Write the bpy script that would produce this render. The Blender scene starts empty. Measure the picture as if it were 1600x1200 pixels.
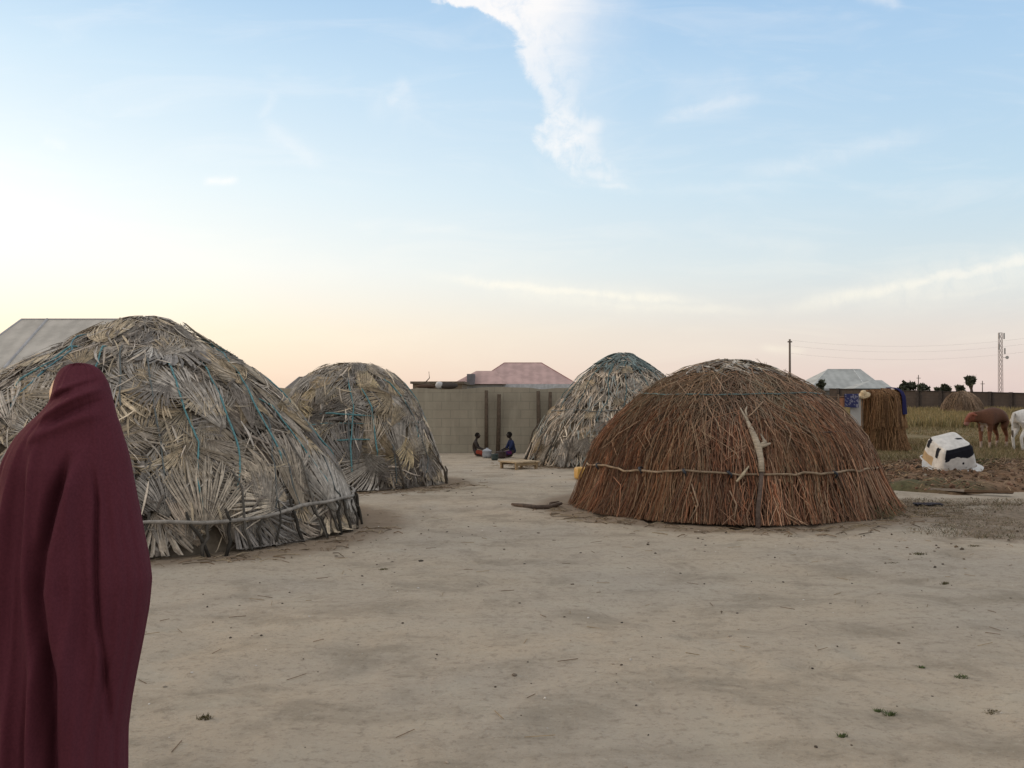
import bpy, bmesh, math, random
import numpy as np
from mathutils import Vector, Matrix

R = math.radians
rng = np.random.default_rng(11)
random.seed(5)
scene = bpy.context.scene
COL = scene.collection

# ------------------------------------------------------------------ camera
F, HOR, EYE = 1570.0, 616.0, 1.5
PITCH = math.atan((HOR - 600) / F)
cam_d = bpy.data.cameras.new('camera')
cam_d.sensor_width = 36.0
cam_d.lens = 36.0 * F / 1600.0
cam_d.clip_end = 6000
cam_d.clip_start = 0.05
cam = bpy.data.objects.new('camera', cam_d)
COL.objects.link(cam)
cam.location = (0, 0, EYE)
cam.rotation_euler = (R(90) + PITCH, 0, 0)
scene.camera = cam

# ------------------------------------------------------------------ light
SUN_AZ, SUN_EL = -66.0, 7.0           # degrees, from +Y towards +X
sun_d = bpy.data.lights.new('sun', 'SUN')
sun_d.energy = 1.0
sun_d.angle = R(14)
sun_d.color = (1.0, 0.74, 0.5)
sun = bpy.data.objects.new('sun', sun_d)
COL.objects.link(sun)
_sd = Vector((math.sin(R(SUN_AZ)) * math.cos(R(SUN_EL)), math.cos(R(SUN_AZ)) * math.cos(R(SUN_EL)), math.sin(R(SUN_EL))))
sun.rotation_euler = _sd.to_track_quat('Z', 'Y').to_euler()
scene.view_settings.view_transform = 'Standard'
scene.view_settings.look = 'None'
scene.view_settings.exposure = 0.0
scene.view_settings.gamma = 1.0


def lin(r, g, b):
    f = lambda c: (c / 255 / 12.92) if c / 255 <= 0.04045 else ((c / 255 + 0.055) / 1.055) ** 2.4
    return (f(r), f(g), f(b))


# ------------------------------------------------------------------ node helper
class NT:
    """thin wrapper that lets node math be written as expressions"""
    def __init__(self, tree):
        self.t = tree

    def node(self, kind, **kw):
        n = self.t.nodes.new(kind)
        for k, v in kw.items():
            setattr(n, k, v)
        return n

    def put(self, sock, v):
        if isinstance(v, S):
            self.t.links.new(v.s, sock)
        elif v is not None:
            if isinstance(v, (tuple, list)) and len(v) == 3 and sock.type == 'RGBA':
                v = (*v, 1)
            sock.default_value = v

    def m(self, op, a, b=None, c=None, clamp=False):
        n = self.node('ShaderNodeMath', operation=op, use_clamp=clamp)
        for i, v in enumerate((a, b, c)):
            if v is not None:
                self.put(n.inputs[i], v)
        return S(self, n.outputs[0])

    def xyz(self, x, y, z=0.0):
        n = self.node('ShaderNodeCombineXYZ')
        for i, v in enumerate((x, y, z)):
            self.put(n.inputs[i], v)
        return S(self, n.outputs[0])

    def sep(self, v):
        n = self.node('ShaderNodeSeparateXYZ')
        self.put(n.inputs[0], v)
        return [S(self, o) for o in n.outputs]

    def noise(self, vec, scale, detail=4, rough=0.55, dist=0.0):
        n = self.node('ShaderNodeTexNoise')
        if vec is not None:
            self.put(n.inputs['Vector'], vec)
        n.inputs['Scale'].default_value = scale
        n.inputs['Detail'].default_value = detail
        n.inputs['Roughness'].default_value = rough
        n.inputs['Distortion'].default_value = dist
        return S(self, n.outputs['Fac'])

    def mix(self, f, a, b, blend='MIX'):
        n = self.node('ShaderNodeMix', data_type='RGBA', blend_type=blend)
        self.put(n.inputs[0], f)
        self.put(n.inputs[6], a)
        self.put(n.inputs[7], b)
        return S(self, n.outputs[2])

    def step(self, v, lo, hi, out0=0.0, out1=1.0):
        n = self.node('ShaderNodeMapRange', interpolation_type='SMOOTHSTEP')
        self.put(n.inputs[0], v)
        self.put(n.inputs[1], lo)
        self.put(n.inputs[2], hi)
        self.put(n.inputs[3], out0)
        self.put(n.inputs[4], out1)
        return S(self, n.outputs[0])

    def ramp(self, v, stops):
        n = self.node('ShaderNodeValToRGB')
        e = n.color_ramp.elements
        while len(e) < len(stops):
            e.new(0.5)
        for el, (p, c) in zip(e, stops):
            el.position = p
            el.color = (*c, 1)
        self.put(n.inputs[0], v)
        return S(self, n.outputs[0])

    def curve(self, v, pts):
        n = self.node('ShaderNodeFloatCurve')
        cv = n.mapping.curves[0]
        while len(cv.points) < len(pts):
            cv.points.new(0.5, 0.5)
        for p, (x, y) in zip(cv.points, pts):
            p.location = (x, y)
            p.handle_type = 'VECTOR'
        n.mapping.update()
        self.put(n.inputs['Value'], v)
        return S(self, n.outputs[0])


class S:
    def __init__(self, nt, s):
        self.nt, self.s = nt, s
    def __add__(self, o): return self.nt.m('ADD', self, o)
    def __radd__(self, o): return self.nt.m('ADD', o, self)
    def __sub__(self, o): return self.nt.m('SUBTRACT', self, o)
    def __rsub__(self, o): return self.nt.m('SUBTRACT', o, self)
    def __mul__(self, o): return self.nt.m('MULTIPLY', self, o)
    def __rmul__(self, o): return self.nt.m('MULTIPLY', o, self)
    def __truediv__(self, o): return self.nt.m('DIVIDE', self, o)
    def __rtruediv__(self, o): return self.nt.m('DIVIDE', o, self)


# ------------------------------------------------------------------ sky
def build_sky():
    w = bpy.data.worlds.new('World')
    scene.world = w
    w.use_nodes = True
    t = w.node_tree
    t.nodes.clear()
    k = NT(t)
    tc = k.node('ShaderNodeTexCoord')
    x, y, z = k.sep(S(k, tc.outputs['Generated']))
    az = k.m('ARCTAN2', x, y)                                   # 0 = straight ahead, left negative
    zz = k.m('MAXIMUM', z, 0.0)
    el = k.m('SQRT', zz)                                        # more room for the low sky
    q = lambda py: math.sqrt(max(0.0, math.sin(math.atan((HOR - py) / F))))
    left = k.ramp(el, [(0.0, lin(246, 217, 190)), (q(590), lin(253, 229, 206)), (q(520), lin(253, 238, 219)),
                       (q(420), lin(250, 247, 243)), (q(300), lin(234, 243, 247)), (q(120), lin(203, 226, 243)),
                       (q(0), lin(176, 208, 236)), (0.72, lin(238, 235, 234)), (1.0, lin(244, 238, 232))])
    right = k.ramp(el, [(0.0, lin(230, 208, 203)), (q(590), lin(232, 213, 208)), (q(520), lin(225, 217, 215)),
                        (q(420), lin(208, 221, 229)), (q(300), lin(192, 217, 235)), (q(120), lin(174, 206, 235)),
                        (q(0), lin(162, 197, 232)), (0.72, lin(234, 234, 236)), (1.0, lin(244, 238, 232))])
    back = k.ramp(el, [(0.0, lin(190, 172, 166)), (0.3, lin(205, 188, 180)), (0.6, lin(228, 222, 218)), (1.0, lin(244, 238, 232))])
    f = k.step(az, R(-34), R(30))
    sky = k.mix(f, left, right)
    # the glow where the sun has just gone down, left of the view
    daz = az - R(SUN_AZ)
    d2 = (daz * daz) * (1 / (0.42 ** 2)) + (z - 0.06) * (z - 0.06) * (1 / (0.16 ** 2))
    glow = k.m('EXPONENT', d2 * -1.0)
    sky = k.mix(glow * 0.35, sky, (1.7, 1.32, 0.92))
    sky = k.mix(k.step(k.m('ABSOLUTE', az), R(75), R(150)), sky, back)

    # --- clouds, laid out by direction
    yy = k.m('MAXIMUM', y, 0.08)
    px = (x / yy) * F + 800.0
    py = (z / yy) * (-F) + HOR
    n1 = k.noise(k.xyz(px * 0.01, py * 0.01, 3.0), 1.0, 6, 0.6)
    n2 = k.noise(k.xyz(px * 0.01, py * 0.01, 17.0), 1.7, 7, 0.62, 0.4)
    n3 = k.noise(k.xyz(px * 0.004, py * 0.018, 40.0), 1.0, 7, 0.6, 0.8)
    n4 = k.noise(k.xyz(px * 0.035, py * 0.028, 9.0), 1.0, 7, 0.65, 0.6)
    wx = px + (n1 - 0.5) * 60.0 + (n4 - 0.5) * 45.0
    wy = py + (n2 - 0.5) * 40.0
    tt = k.m('ADD', wy, 100.0, clamp=False) * (1 / 420.0)       # -100..320 -> 0..1
    T = lambda p: (p + 100) / 420.0
    X = lambda p: (p - 600) / 450.0
    Lc = k.curve(tt, [(T(-100), X(620)), (T(0), X(690)), (T(14), X(735)), (T(30), X(790)), (T(52), X(813)), (T(90), X(816)), (T(122), X(822)),
                      (T(150), X(846)), (T(176), X(850)), (T(200), X(834)), (T(222), X(842)), (T(245), X(868)), (T(270), X(900)), (T(320), X(955))])
    Rc = k.curve(tt, [(T(-100), X(1010)), (T(0), X(985)), (T(60), X(972)), (T(105), X(945)), (T(150), X(926)), (T(200), X(938)), (T(240), X(950)), (T(290), X(985)), (T(320), X(1000))])
    Ac = k.curve(tt, [(0, 0.6), (T(0), 1.0), (T(60), 0.92), (T(110), 0.72), (T(160), 0.6), (T(205), 0.8), (T(250), 0.75), (T(305), 0.0), (1.0, 0.0)])
    sx = (wx - 600.0) * (1 / 450.0)
    soft = k.step(py, 20, 210, 0.36, 0.09)
    edge = k.step(sx - Lc, -0.03, 0.03) * k.step(Rc - sx, -0.05, soft)
    tex = k.step(n2 * 0.55 + n4 * 0.45, k.step(py, 20, 200, 0.1, 0.33), k.step(py, 20, 200, 0.56, 0.6))
    main = edge * Ac * tex
    # inner white body of the upper part
    halo = k.step(sx - Lc, -0.05, 0.16) * k.step(Rc - sx, -0.16, 0.32) * Ac * 0.5

    def wisp(x0, y0, x1, y1, wid, amp, bend=0.0, rag=1.0):
        L = math.hypot(x1 - x0, y1 - y0)
        ux, uy = (x1 - x0) / L, (y1 - y0) / L
        ax = px + (n1 - 0.5) * (26.0 * rag)
        ay = py + (n2 - 0.5) * (26.0 * rag)
        s = ((ax - x0) * ux + (ay - y0) * uy) * (1 / L)
        d = (ay - y0) * ux - (ax - x0) * uy
        if bend:
            d = d - (s * (1.0 - s)) * (4 * bend)
        win = k.step(s, 0.0, 0.3) * k.step(s, 1.0, 0.7)
        g = k.m('EXPONENT', (d * d) * (-1.0 / (wid * wid)))
        return g * win * amp
    cl = k.m('MAXIMUM', main, halo)
    for a in [(1180, 492, 1760, 376, 12, 0.7), (1330, 466, 1760, 384, 15, 0.35), (1290, 468, 1760, 396, 34, 0.4), (1400, 470, 1640, 440, 10, 0.35), (640, 428, 1140, 472, 8, 0.75, 6), (720, 440, 1100, 476, 18, 0.4, 4), (820, 470, 1240, 490, 8, 0.3),
              (835, 212, 960, 196, 17, 0.6), (858, 242, 960, 232, 10, 0.45), (905, 262, 965, 278, 9, 0.4), (925, 285, 990, 292, 6, 0.35), (310, 284, 378, 281, 6, 0.7, 0, 0.4), (395, 180, 520, 260, 12, 0.26, 6), (590, 172, 640, 118, 11, 0.3, 5),
              (560, 165, 665, 155, 22, 0.16), (1010, 190, 1200, 150, 12, 0.28, -3), (1020, 140, 1190, 140, 34, 0.12),
              (1130, 285, 1500, 195, 15, 0.2), (1000, 300, 1280, 285, 10, 0.12), (1330, -20, 1420, 10, 10, 0.4),
              (1180, 540, 1270, 548, 6, 0.35, 2, 0.4), (610, 352, 740, 360, 8, 0.14), (400, 190, 430, 140, 9, 0.2),
              (60, 215, 110, 232, 8, 0.2), (1100, 370, 1300, 388, 12, 0.12)]:
        cl = k.m('MAXIMUM', cl, wisp(*a) * k.step(n4, 0.2, 0.62, 0.35, 1.0))
    veil = k.step(n3, 0.45, 0.75) * 0.16
    cl = k.m('ADD', cl, veil, clamp=True) * k.step(y, 0.1, 0.35)
    ccol = k.mix(k.step(py, 250, 560), (1.0, 0.965, 0.95), (1.0, 0.93, 0.8))
    sky = k.mix(cl, sky, ccol)
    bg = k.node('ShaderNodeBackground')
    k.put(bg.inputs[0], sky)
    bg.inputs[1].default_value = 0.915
    # a share of the physical sky, for the light around the view
    ns = k.node('ShaderNodeTexSky', sky_type='NISHITA', sun_disc=False, sun_elevation=R(SUN_EL), sun_rotation=R(SUN_AZ),
                air_density=1.0, dust_density=2.0, ozone_density=1.0)
    bg2 = k.node('ShaderNodeBackground')
    t.links.new(ns.outputs[0], bg2.inputs[0])
    bg2.inputs[1].default_value = 0.05
    add = k.node('ShaderNodeAddShader')
    t.links.new(bg.outputs[0], add.inputs[0])
    t.links.new(bg2.outputs[0], add.inputs[1])
    out = k.node('ShaderNodeOutputWorld')
    t.links.new(add.outputs[0], out.inputs[0])


build_sky()


# ------------------------------------------------------------------ geometry helpers
def ray(px, py):
    cx, cy = (px - 800) / F, (600 - py) / F
    c, s = math.cos(PITCH), math.sin(PITCH)
    return np.array([cx, c - cy * s, s + cy * c])


def ground(px, py, z=0.0):
    d = ray(px, py)
    return np.array([0, 0, EYE]) + d * ((z - EYE) / d[2])


def at(px, py, Y):
    d = ray(px, py)
    return np.array([0, 0, EYE]) + d * (Y / d[1])


def vnoise(x, y, seed=0):
    x = np.asarray(x, float); y = np.asarray(y, float)
    xi = np.floor(x).astype(np.int64); yi = np.floor(y).astype(np.int64)
    fx = x - xi; fy = y - yi
    fx = fx * fx * (3 - 2 * fx); fy = fy * fy * (3 - 2 * fy)
    def h(a, b):
        n = (a * 374761393 + b * 668265263 + seed * 974634777) & 0xffffffff
        n = ((n ^ (n >> 13)) * 1274126177) & 0xffffffff
        return ((n ^ (n >> 16)) & 0xffff) / 65535.0
    return (h(xi, yi) * (1 - fx) + h(xi + 1, yi) * fx) * (1 - fy) + (h(xi, yi + 1) * (1 - fx) + h(xi + 1, yi + 1) * fx) * fy


def fbm(x, y, seed=0, o=4):
    v, a, s = 0, 0.5, 1.0
    for i in range(o):
        v = v + a * (vnoise(np.asarray(x) * s, np.asarray(y) * s, seed + i) - 0.5)
        s *= 2.03; a *= 0.5
    return v


class MB:
    def __init__(self):
        self.v, self.L, self.Z, self.c, self.n = [], [], [], [], 0

    def add(self, v, f, c=(0.5, 0.5, 0.5), mi=0):
        v = np.asarray(v, float).reshape(-1, 3)
        c = np.asarray(c, float)
        if c.ndim == 1:
            c = np.tile(c[:3], (len(v), 1))
        self.v.append(v); self.c.append(c)
        if isinstance(f, np.ndarray):
            self.L.append((f + self.n).ravel()); self.Z.append(np.full(len(f), f.shape[1]))
        else:
            self.L.append(np.concatenate([np.asarray(q, int) for q in f]) + self.n); self.Z.append(np.array([len(q) for q in f]))
        self.n += len(v)

    def box(self, lo, hi, c=(0.5, 0.5, 0.5), M=None, mi=0):
        (a, b, d), (e, f, g) = lo, hi
        v = np.array([(a, b, d), (e, b, d), (e, f, d), (a, f, d), (a, b, g), (e, b, g), (e, f, g), (a, f, g)], float)
        if M is not None:
            v = np.array([M @ Vector(p) for p in v])
        self.add(v, [(0, 3, 2, 1), (4, 5, 6, 7), (0, 1, 5, 4), (1, 2, 6, 5), (2, 3, 7, 6), (3, 0, 4, 7)], c, mi)

    def tube(self, pts, rad, sides=5, c=(0.5, 0.5, 0.5), mi=0, caps=True):
        P = np.asarray(pts, float)
        n = len(P)
        rad = np.broadcast_to(np.asarray(rad, float), (n,))
        T = np.gradient(P, axis=0)
        T /= np.linalg.norm(T, axis=1)[:, None] + 1e-9
        ref = np.array([0, 0, 1.0]) if abs(T[0, 2]) < 0.8 else np.array([0, 1.0, 0])
        A = np.cross(T, ref); A /= np.linalg.norm(A, axis=1)[:, None] + 1e-9
        B = np.cross(T, A)
        th = np.arange(sides) * 2 * math.pi / sides
        V = P[:, None] + rad[:, None, None] * (A[:, None] * np.cos(th)[None, :, None] + B[:, None] * np.sin(th)[None, :, None])
        f = []
        for i in range(n - 1):
            for j in range(sides):
                k = (j + 1) % sides
                f.append((i * sides + j, i * sides + k, (i + 1) * sides + k, (i + 1) * sides + j))
        if caps:
            f.append(tuple(range(sides))[::-1])
            f.append(tuple((n - 1) * sides + j for j in range(sides)))
        c = np.asarray(c, float)
        if c.ndim == 2:
            c = np.repeat(c, sides, axis=0)
        self.add(V.reshape(-1, 3), f, c, mi)

    def lathe(self, prof, seg=20, o=(0, 0, 0), c=(0.5, 0.5, 0.5), mi=0):
        P = np.array(prof, float)
        th = np.arange(seg) * 2 * math.pi / seg
        V = np.stack([P[:, 0, None] * np.cos(th), P[:, 0, None] * np.sin(th), np.repeat(P[:, 1, None], seg, 1)], -1) + np.array(o)
        f = []
        for i in range(len(P) - 1):
            for j in range(seg):
                k = (j + 1) % seg
                f.append((i * seg + j, i * seg + k, (i + 1) * seg + k, (i + 1) * seg + j))
        self.add(V.reshape(-1, 3), f, c, mi)

    def grid(self, V, c=(0.5, 0.5, 0.5), closed=False, mi=0, skip=None):
        """V: rows x cols x 3"""
        r, n = V.shape[:2]
        if skip is None:
            i, j = np.meshgrid(np.arange(r - 1), np.arange(n if closed else n - 1), indexing='ij')
            k = (j + 1) % n
            f = np.stack([i * n + j, i * n + k, (i + 1) * n + k, (i + 1) * n + j], -1).reshape(-1, 4)
            c = np.asarray(c, float)
            self.add(V.reshape(-1, 3), f, c.reshape(-1, 3) if c.ndim == 3 else c, mi)
            return
        f = []
        for i in range(r - 1):
            for j in range(n if closed else n - 1):
                if skip is not None and skip[i, j]:
                    continue
                k = (j + 1) % n
                f.append((i * n + j, i * n + k, (i + 1) * n + k, (i + 1) * n + j))
        c = np.asarray(c, float)
        self.add(V.reshape(-1, 3), f, c.reshape(-1, 3) if c.ndim == 3 else c, mi)

    def mesh(self, name, mats, smooth=False):
        me = bpy.data.meshes.new(name)
        V = np.concatenate(self.v)
        L = np.concatenate(self.L).astype(np.int32); Z = np.concatenate(self.Z)
        me.vertices.add(len(V)); me.vertices.foreach_set('co', V.astype(np.float32).ravel())
        me.loops.add(len(L)); me.loops.foreach_set('vertex_index', L)
        me.polygons.add(len(Z)); me.polygons.foreach_set('loop_start', np.concatenate([[0], np.cumsum(Z)[:-1]]).astype(np.int32))
        me.update(calc_edges=True)
        a = me.color_attributes.new('tint', 'FLOAT_COLOR', 'POINT')
        cc = np.ones((len(V), 4), np.float32)
        cc[:, :3] = np.concatenate(self.c)
        a.data.foreach_set('color', cc.ravel())
        for m in (mats if isinstance(mats, (list, tuple)) else [mats]):
            me.materials.append(m)
        me.polygons.foreach_set('use_smooth', [bool(smooth)] * len(me.polygons))
        me.update()
        me.validate()
        return me

    def build(self, name, mats, parent=None, smooth=False):
        o = bpy.data.objects.new(name, self.mesh(name, mats, smooth))
        COL.objects.link(o)
        if parent is not None:
            o.parent = parent
            o.matrix_parent_inverse = Matrix.Translation(parent.location).inverted() if parent.get('world_parts') else Matrix.Identity(4)
        return o


def tag(o, label=None, cat=None, group=None, kind=None):
    if label: o['label'] = label
    if cat: o['category'] = cat
    if group: o['group'] = group
    if kind: o['kind'] = kind
    return o


def thing(name, label, cat, loc=(0, 0, 0), rz=0.0, group=None, world_parts=True):
    """an Empty at the thing's base; with world_parts its meshes are given in world coordinates"""
    o = bpy.data.objects.new(name, None)
    COL.objects.link(o)
    o.location = [float(a) for a in loc]
    o.rotation_euler = (0, 0, rz)
    o.empty_display_size = 0.2
    if world_parts:
        o['world_parts'] = 1
    return tag(o, label, cat, group)


def skin_mesh(name, pts, edges, mats, sub=2, colour=None, root=0):
    """one continuous body grown round a skeleton of joints (position, radius)"""
    me = bpy.data.meshes.new('tmp')
    me.from_pydata([p[:3] for p in pts], edges, [])
    ob = bpy.data.objects.new('tmp', me)
    COL.objects.link(ob)
    me.skin_vertices.new() if hasattr(me.skin_vertices, 'new') and not me.skin_vertices else None
    md = ob.modifiers.new('skin', 'SKIN')
    md.use_smooth_shade = True
    if not me.skin_vertices:
        bpy.context.view_layer.objects.active = ob
    for i, p in enumerate(pts):
        sv = me.skin_vertices[0].data[i]
        r = p[3]
        sv.radius = (r, r) if not isinstance(r, (tuple, list)) else r
        sv.use_root = (i == root)
    ss = ob.modifiers.new('sub', 'SUBSURF')
    ss.levels = sub; ss.render_levels = sub
    dg = bpy.context.evaluated_depsgraph_get()
    dg.update()
    out = bpy.data.meshes.new_from_object(ob.evaluated_get(dg))
    out.name = name
    bpy.data.objects.remove(ob)
    bpy.data.meshes.remove(me)
    a = out.color_attributes.new('tint', 'FLOAT_COLOR', 'POINT')
    cc = np.ones((len(out.vertices), 4), np.float32)
    co = np.zeros(len(out.vertices) * 3); out.vertices.foreach_get('co', co)
    cc[:, :3] = colour(co.reshape(-1, 3)) if callable(colour) else np.array(colour or (0.5, 0.5, 0.5))
    a.data.foreach_set('color', cc.ravel())
    out.materials.clear()
    for m in (mats if isinstance(mats, (list, tuple)) else [mats]):
        out.materials.append(m)
    out.polygons.foreach_set('use_smooth', [True] * len(out.polygons))
    return out


def link_mesh(name, me, parent=None):
    o = bpy.data.objects.new(name, me)
    COL.objects.link(o)
    if parent is not None:
        o.parent = parent
        o.matrix_parent_inverse = Matrix.Translation(parent.location).inverted() if parent.get('world_parts') else Matrix.Identity(4)
    return o


# ------------------------------------------------------------------ materials
def tinted(name, rough=0.9, var=0.25, scale=30.0, bump=0.0, bscale=60.0, spec=0.2, stretch=None, trans=0.0):
    """colour from the mesh's own 'tint', broken up with noise"""
    m = bpy.data.materials.new(name)
    m.use_nodes = True
    k = NT(m.node_tree)
    b = m.node_tree.nodes['Principled BSDF']
    at_ = k.node('ShaderNodeAttribute', attribute_name='tint')
    tc = k.node('ShaderNodeTexCoord')
    vec = S(k, tc.outputs['Object'])
    if stretch:
        mp = k.node('ShaderNodeMapping')
        mp.inputs['Scale'].default_value = stretch
        k.put(mp.inputs[0], vec)
        vec = S(k, mp.outputs[0])
    n = k.noise(vec, scale, 5, 0.6)
    f = k.step(n, 0.25, 0.75, 1 - var, 1 + var)
    g = k.node('ShaderNodeCombineColor')
    for i in range(3):
        k.put(g.inputs[i], f)
    k.put(b.inputs['Base Color'], k.mix(1.0, S(k, at_.outputs['Color']), S(k, g.outputs[0]), 'MULTIPLY'))
    b.inputs['Roughness'].default_value = rough
    b.inputs['Specular IOR Level'].default_value = spec
    if bump:
        bn = k.node('ShaderNodeBump')
        bn.inputs['Strength'].default_value = bump
        bn.inputs['Distance'].default_value = 0.02
        k.put(bn.inputs['Height'], k.noise(vec, bscale, 6, 0.6))
        m.node_tree.links.new(bn.outputs[0], b.inputs['Normal'])
    return m


M_leaf = tinted('dry_palm_leaf', 0.75, 0.3, 22, spec=0.25)
M_core = tinted('hut_core', 1.0, 0.4, 8)
M_twig = tinted('brushwood', 0.85, 0.25, 25)
M_bark = tinted('bark', 0.9, 0.3, 18, bump=0.5, bscale=45)
M_rope = tinted('rope', 0.6, 0.35, 30)
M_wood = tinted('weathered_wood', 0.85, 0.3, 12, bump=0.3, bscale=40, stretch=(1, 1, 6))
M_soil = tinted('soil', 1.0, 0.35, 9, bump=0.8, bscale=25)
M_stone = tinted('stone', 0.95, 0.3, 30)
M_grass = tinted('grass_blades', 0.8, 0.2, 3)
M_foliage = tinted('foliage', 0.8, 0.2, 1)
M_cloth = tinted('cotton_cloth', 0.95, 0.12, 120, bump=0.14, bscale=420, spec=0.1)
M_skin = tinted('skin', 0.55, 0.1, 20, spec=0.35)
M_hide = tinted('cow_hide', 0.75, 0.15, 18)
M_metal = tinted('aluminium_pot', 0.35, 0.15, 15, spec=0.6)
M_plastic = tinted('plastic', 0.45, 0.12, 8, spec=0.4)
M_tub = tinted('weathered_white_paint', 0.8, 0.15, 10, spec=0.15)
M_steel = tinted('galvanised_steel', 0.6, 0.2, 3)


def roof_material(name, col, stripes=8.0):
    m = bpy.data.materials.new(name)
    m.use_nodes = True
    k = NT(m.node_tree)
    b = m.node_tree.nodes['Principled BSDF']
    tc = k.node('ShaderNodeTexCoord')
    x, y, z = k.sep(S(k, tc.outputs['Object']))
    st = k.m('SINE', x * stripes)
    n = k.noise(S(k, tc.outputs['Object']), 0.8, 6, 0.65)
    dark = tuple(c * 0.72 for c in col)
    k.put(b.inputs['Base Color'], k.mix(k.step(n + st * 0.05, 0.3, 0.7), col, dark))
    b.inputs['Roughness'].default_value = 0.65
    b.inputs['Specular IOR Level'].default_value = 0.3
    return m


def block_material(name, c1, c2, mortar, sx, sz, rough=0.95, plain=0.0):
    """rendered or bare block wall; bricks by object x / z"""
    m = bpy.data.materials.new(name)
    m.use_nodes = True
    k = NT(m.node_tree)
    b = m.node_tree.nodes['Principled BSDF']
    tc = k.node('ShaderNodeTexCoord')
    x, y, z = k.sep(S(k, tc.outputs['Object']))
    br = k.node('ShaderNodeTexBrick')
    k.put(br.inputs['Vector'], k.xyz(x, z, 0.0))
    br.inputs['Color1'].default_value = (*c1, 1)
    br.inputs['Color2'].default_value = (*c2, 1)
    br.inputs['Mortar'].default_value = (*mortar, 1)
    br.inputs['Scale'].default_value = 1.0
    br.inputs['Brick Width'].default_value = sx
    br.inputs['Row Height'].default_value = sz
    br.inputs['Mortar Size'].default_value = 0.012
    br.inputs['Mortar Smooth'].default_value = 0.6
    n = k.noise(S(k, tc.outputs['Object']), 0.9, 6, 0.65)
    n2 = k.noise(k.xyz(x * 3.0, y, z * 0.5), 1.6, 5, 0.6)
    c = k.mix(k.step(n, 0.35, 0.7) * 0.6, S(k, br.outputs[0]), tuple(a * 0.62 for a in c1))
    c = k.mix(k.step(n2, 0.48, 0.75) * 0.45, c, tuple(min(1, a * 1.35) for a in c2))
    k.put(b.inputs['Base Color'], c)
    b.inputs['Roughness'].default_value = rough
    b.inputs['Specular IOR Level'].default_value = 0.1
    bn = k.node('ShaderNodeBump')
    bn.inputs['Strength'].default_value = 0.5
    bn.inputs['Distance'].default_value = 0.02
    k.put(bn.inputs['Height'], k.noise(S(k, tc.outputs['Object']), 6, 6, 0.6))
    m.node_tree.links.new(bn.outputs[0], b.inputs['Normal'])
    return m


# places used by several builders: centre x, centre y
HUT1 = (-4.2, 11.55)
HUT2 = (-2.74, 17.1)
HUT3 = (2.43, 22.2)
HUT4 = (2.95, 13.6)


# ------------------------------------------------------------------ ground
def mound_h(x, y):
    """low heap of dug soil and rubbish at the right"""
    cx, cy = 9.3, 17.6
    u = (x - cx) / 4.2
    v = (y - cy) / 2.45
    v = v + 0.12 * np.sin(x * 1.3) + 0.08 * np.sin(x * 2.9 + 1)
    d = np.abs(u) ** 3 + np.abs(v) ** 2.6
    h = np.clip(1 - d, 0, 1) ** 0.6
    return h * (0.24 + 0.16 * fbm(x * 1.1, y * 1.1, 31, 3))


def ground_z(x, y):
    x = np.asarray(x, float); y = np.asarray(y, float)
    near = np.exp(-np.maximum(0, np.hypot(x, y) - 12) / 14)
    z = 0.05 * fbm(x * 0.35, y * 0.35, 3, 3) + 0.045 * fbm(x * 1.5, y * 1.5, 8, 4) * near
    # shallow worn tracks crossing the yard
    tr = np.abs(y - (6.2 + 0.55 * x + 0.4 * np.sin(x * 0.9)))
    z = z - 0.018 * np.exp(-(tr / 0.35) ** 2) * near
    tr = np.abs(y - (9.0 - 0.25 * x + 0.3 * np.sin(x * 0.7 + 1)))
    z = z - 0.014 * np.exp(-(tr / 0.3) ** 2) * near
    z = z + 0.012 * np.clip(fbm(x * 4.2, y * 3.2, 15, 2) * 3 - 0.25, -1, 0) * near
    p1 = np.clip(vnoise(x * 5.5 + 3, y * 4.3, 51) - 0.72, 0, 1) * np.clip(vnoise(x * 0.7, y * 0.7, 52) * 2 - 0.5, 0, 1)
    z = z - 0.16 * p1 * near
    return z


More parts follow.
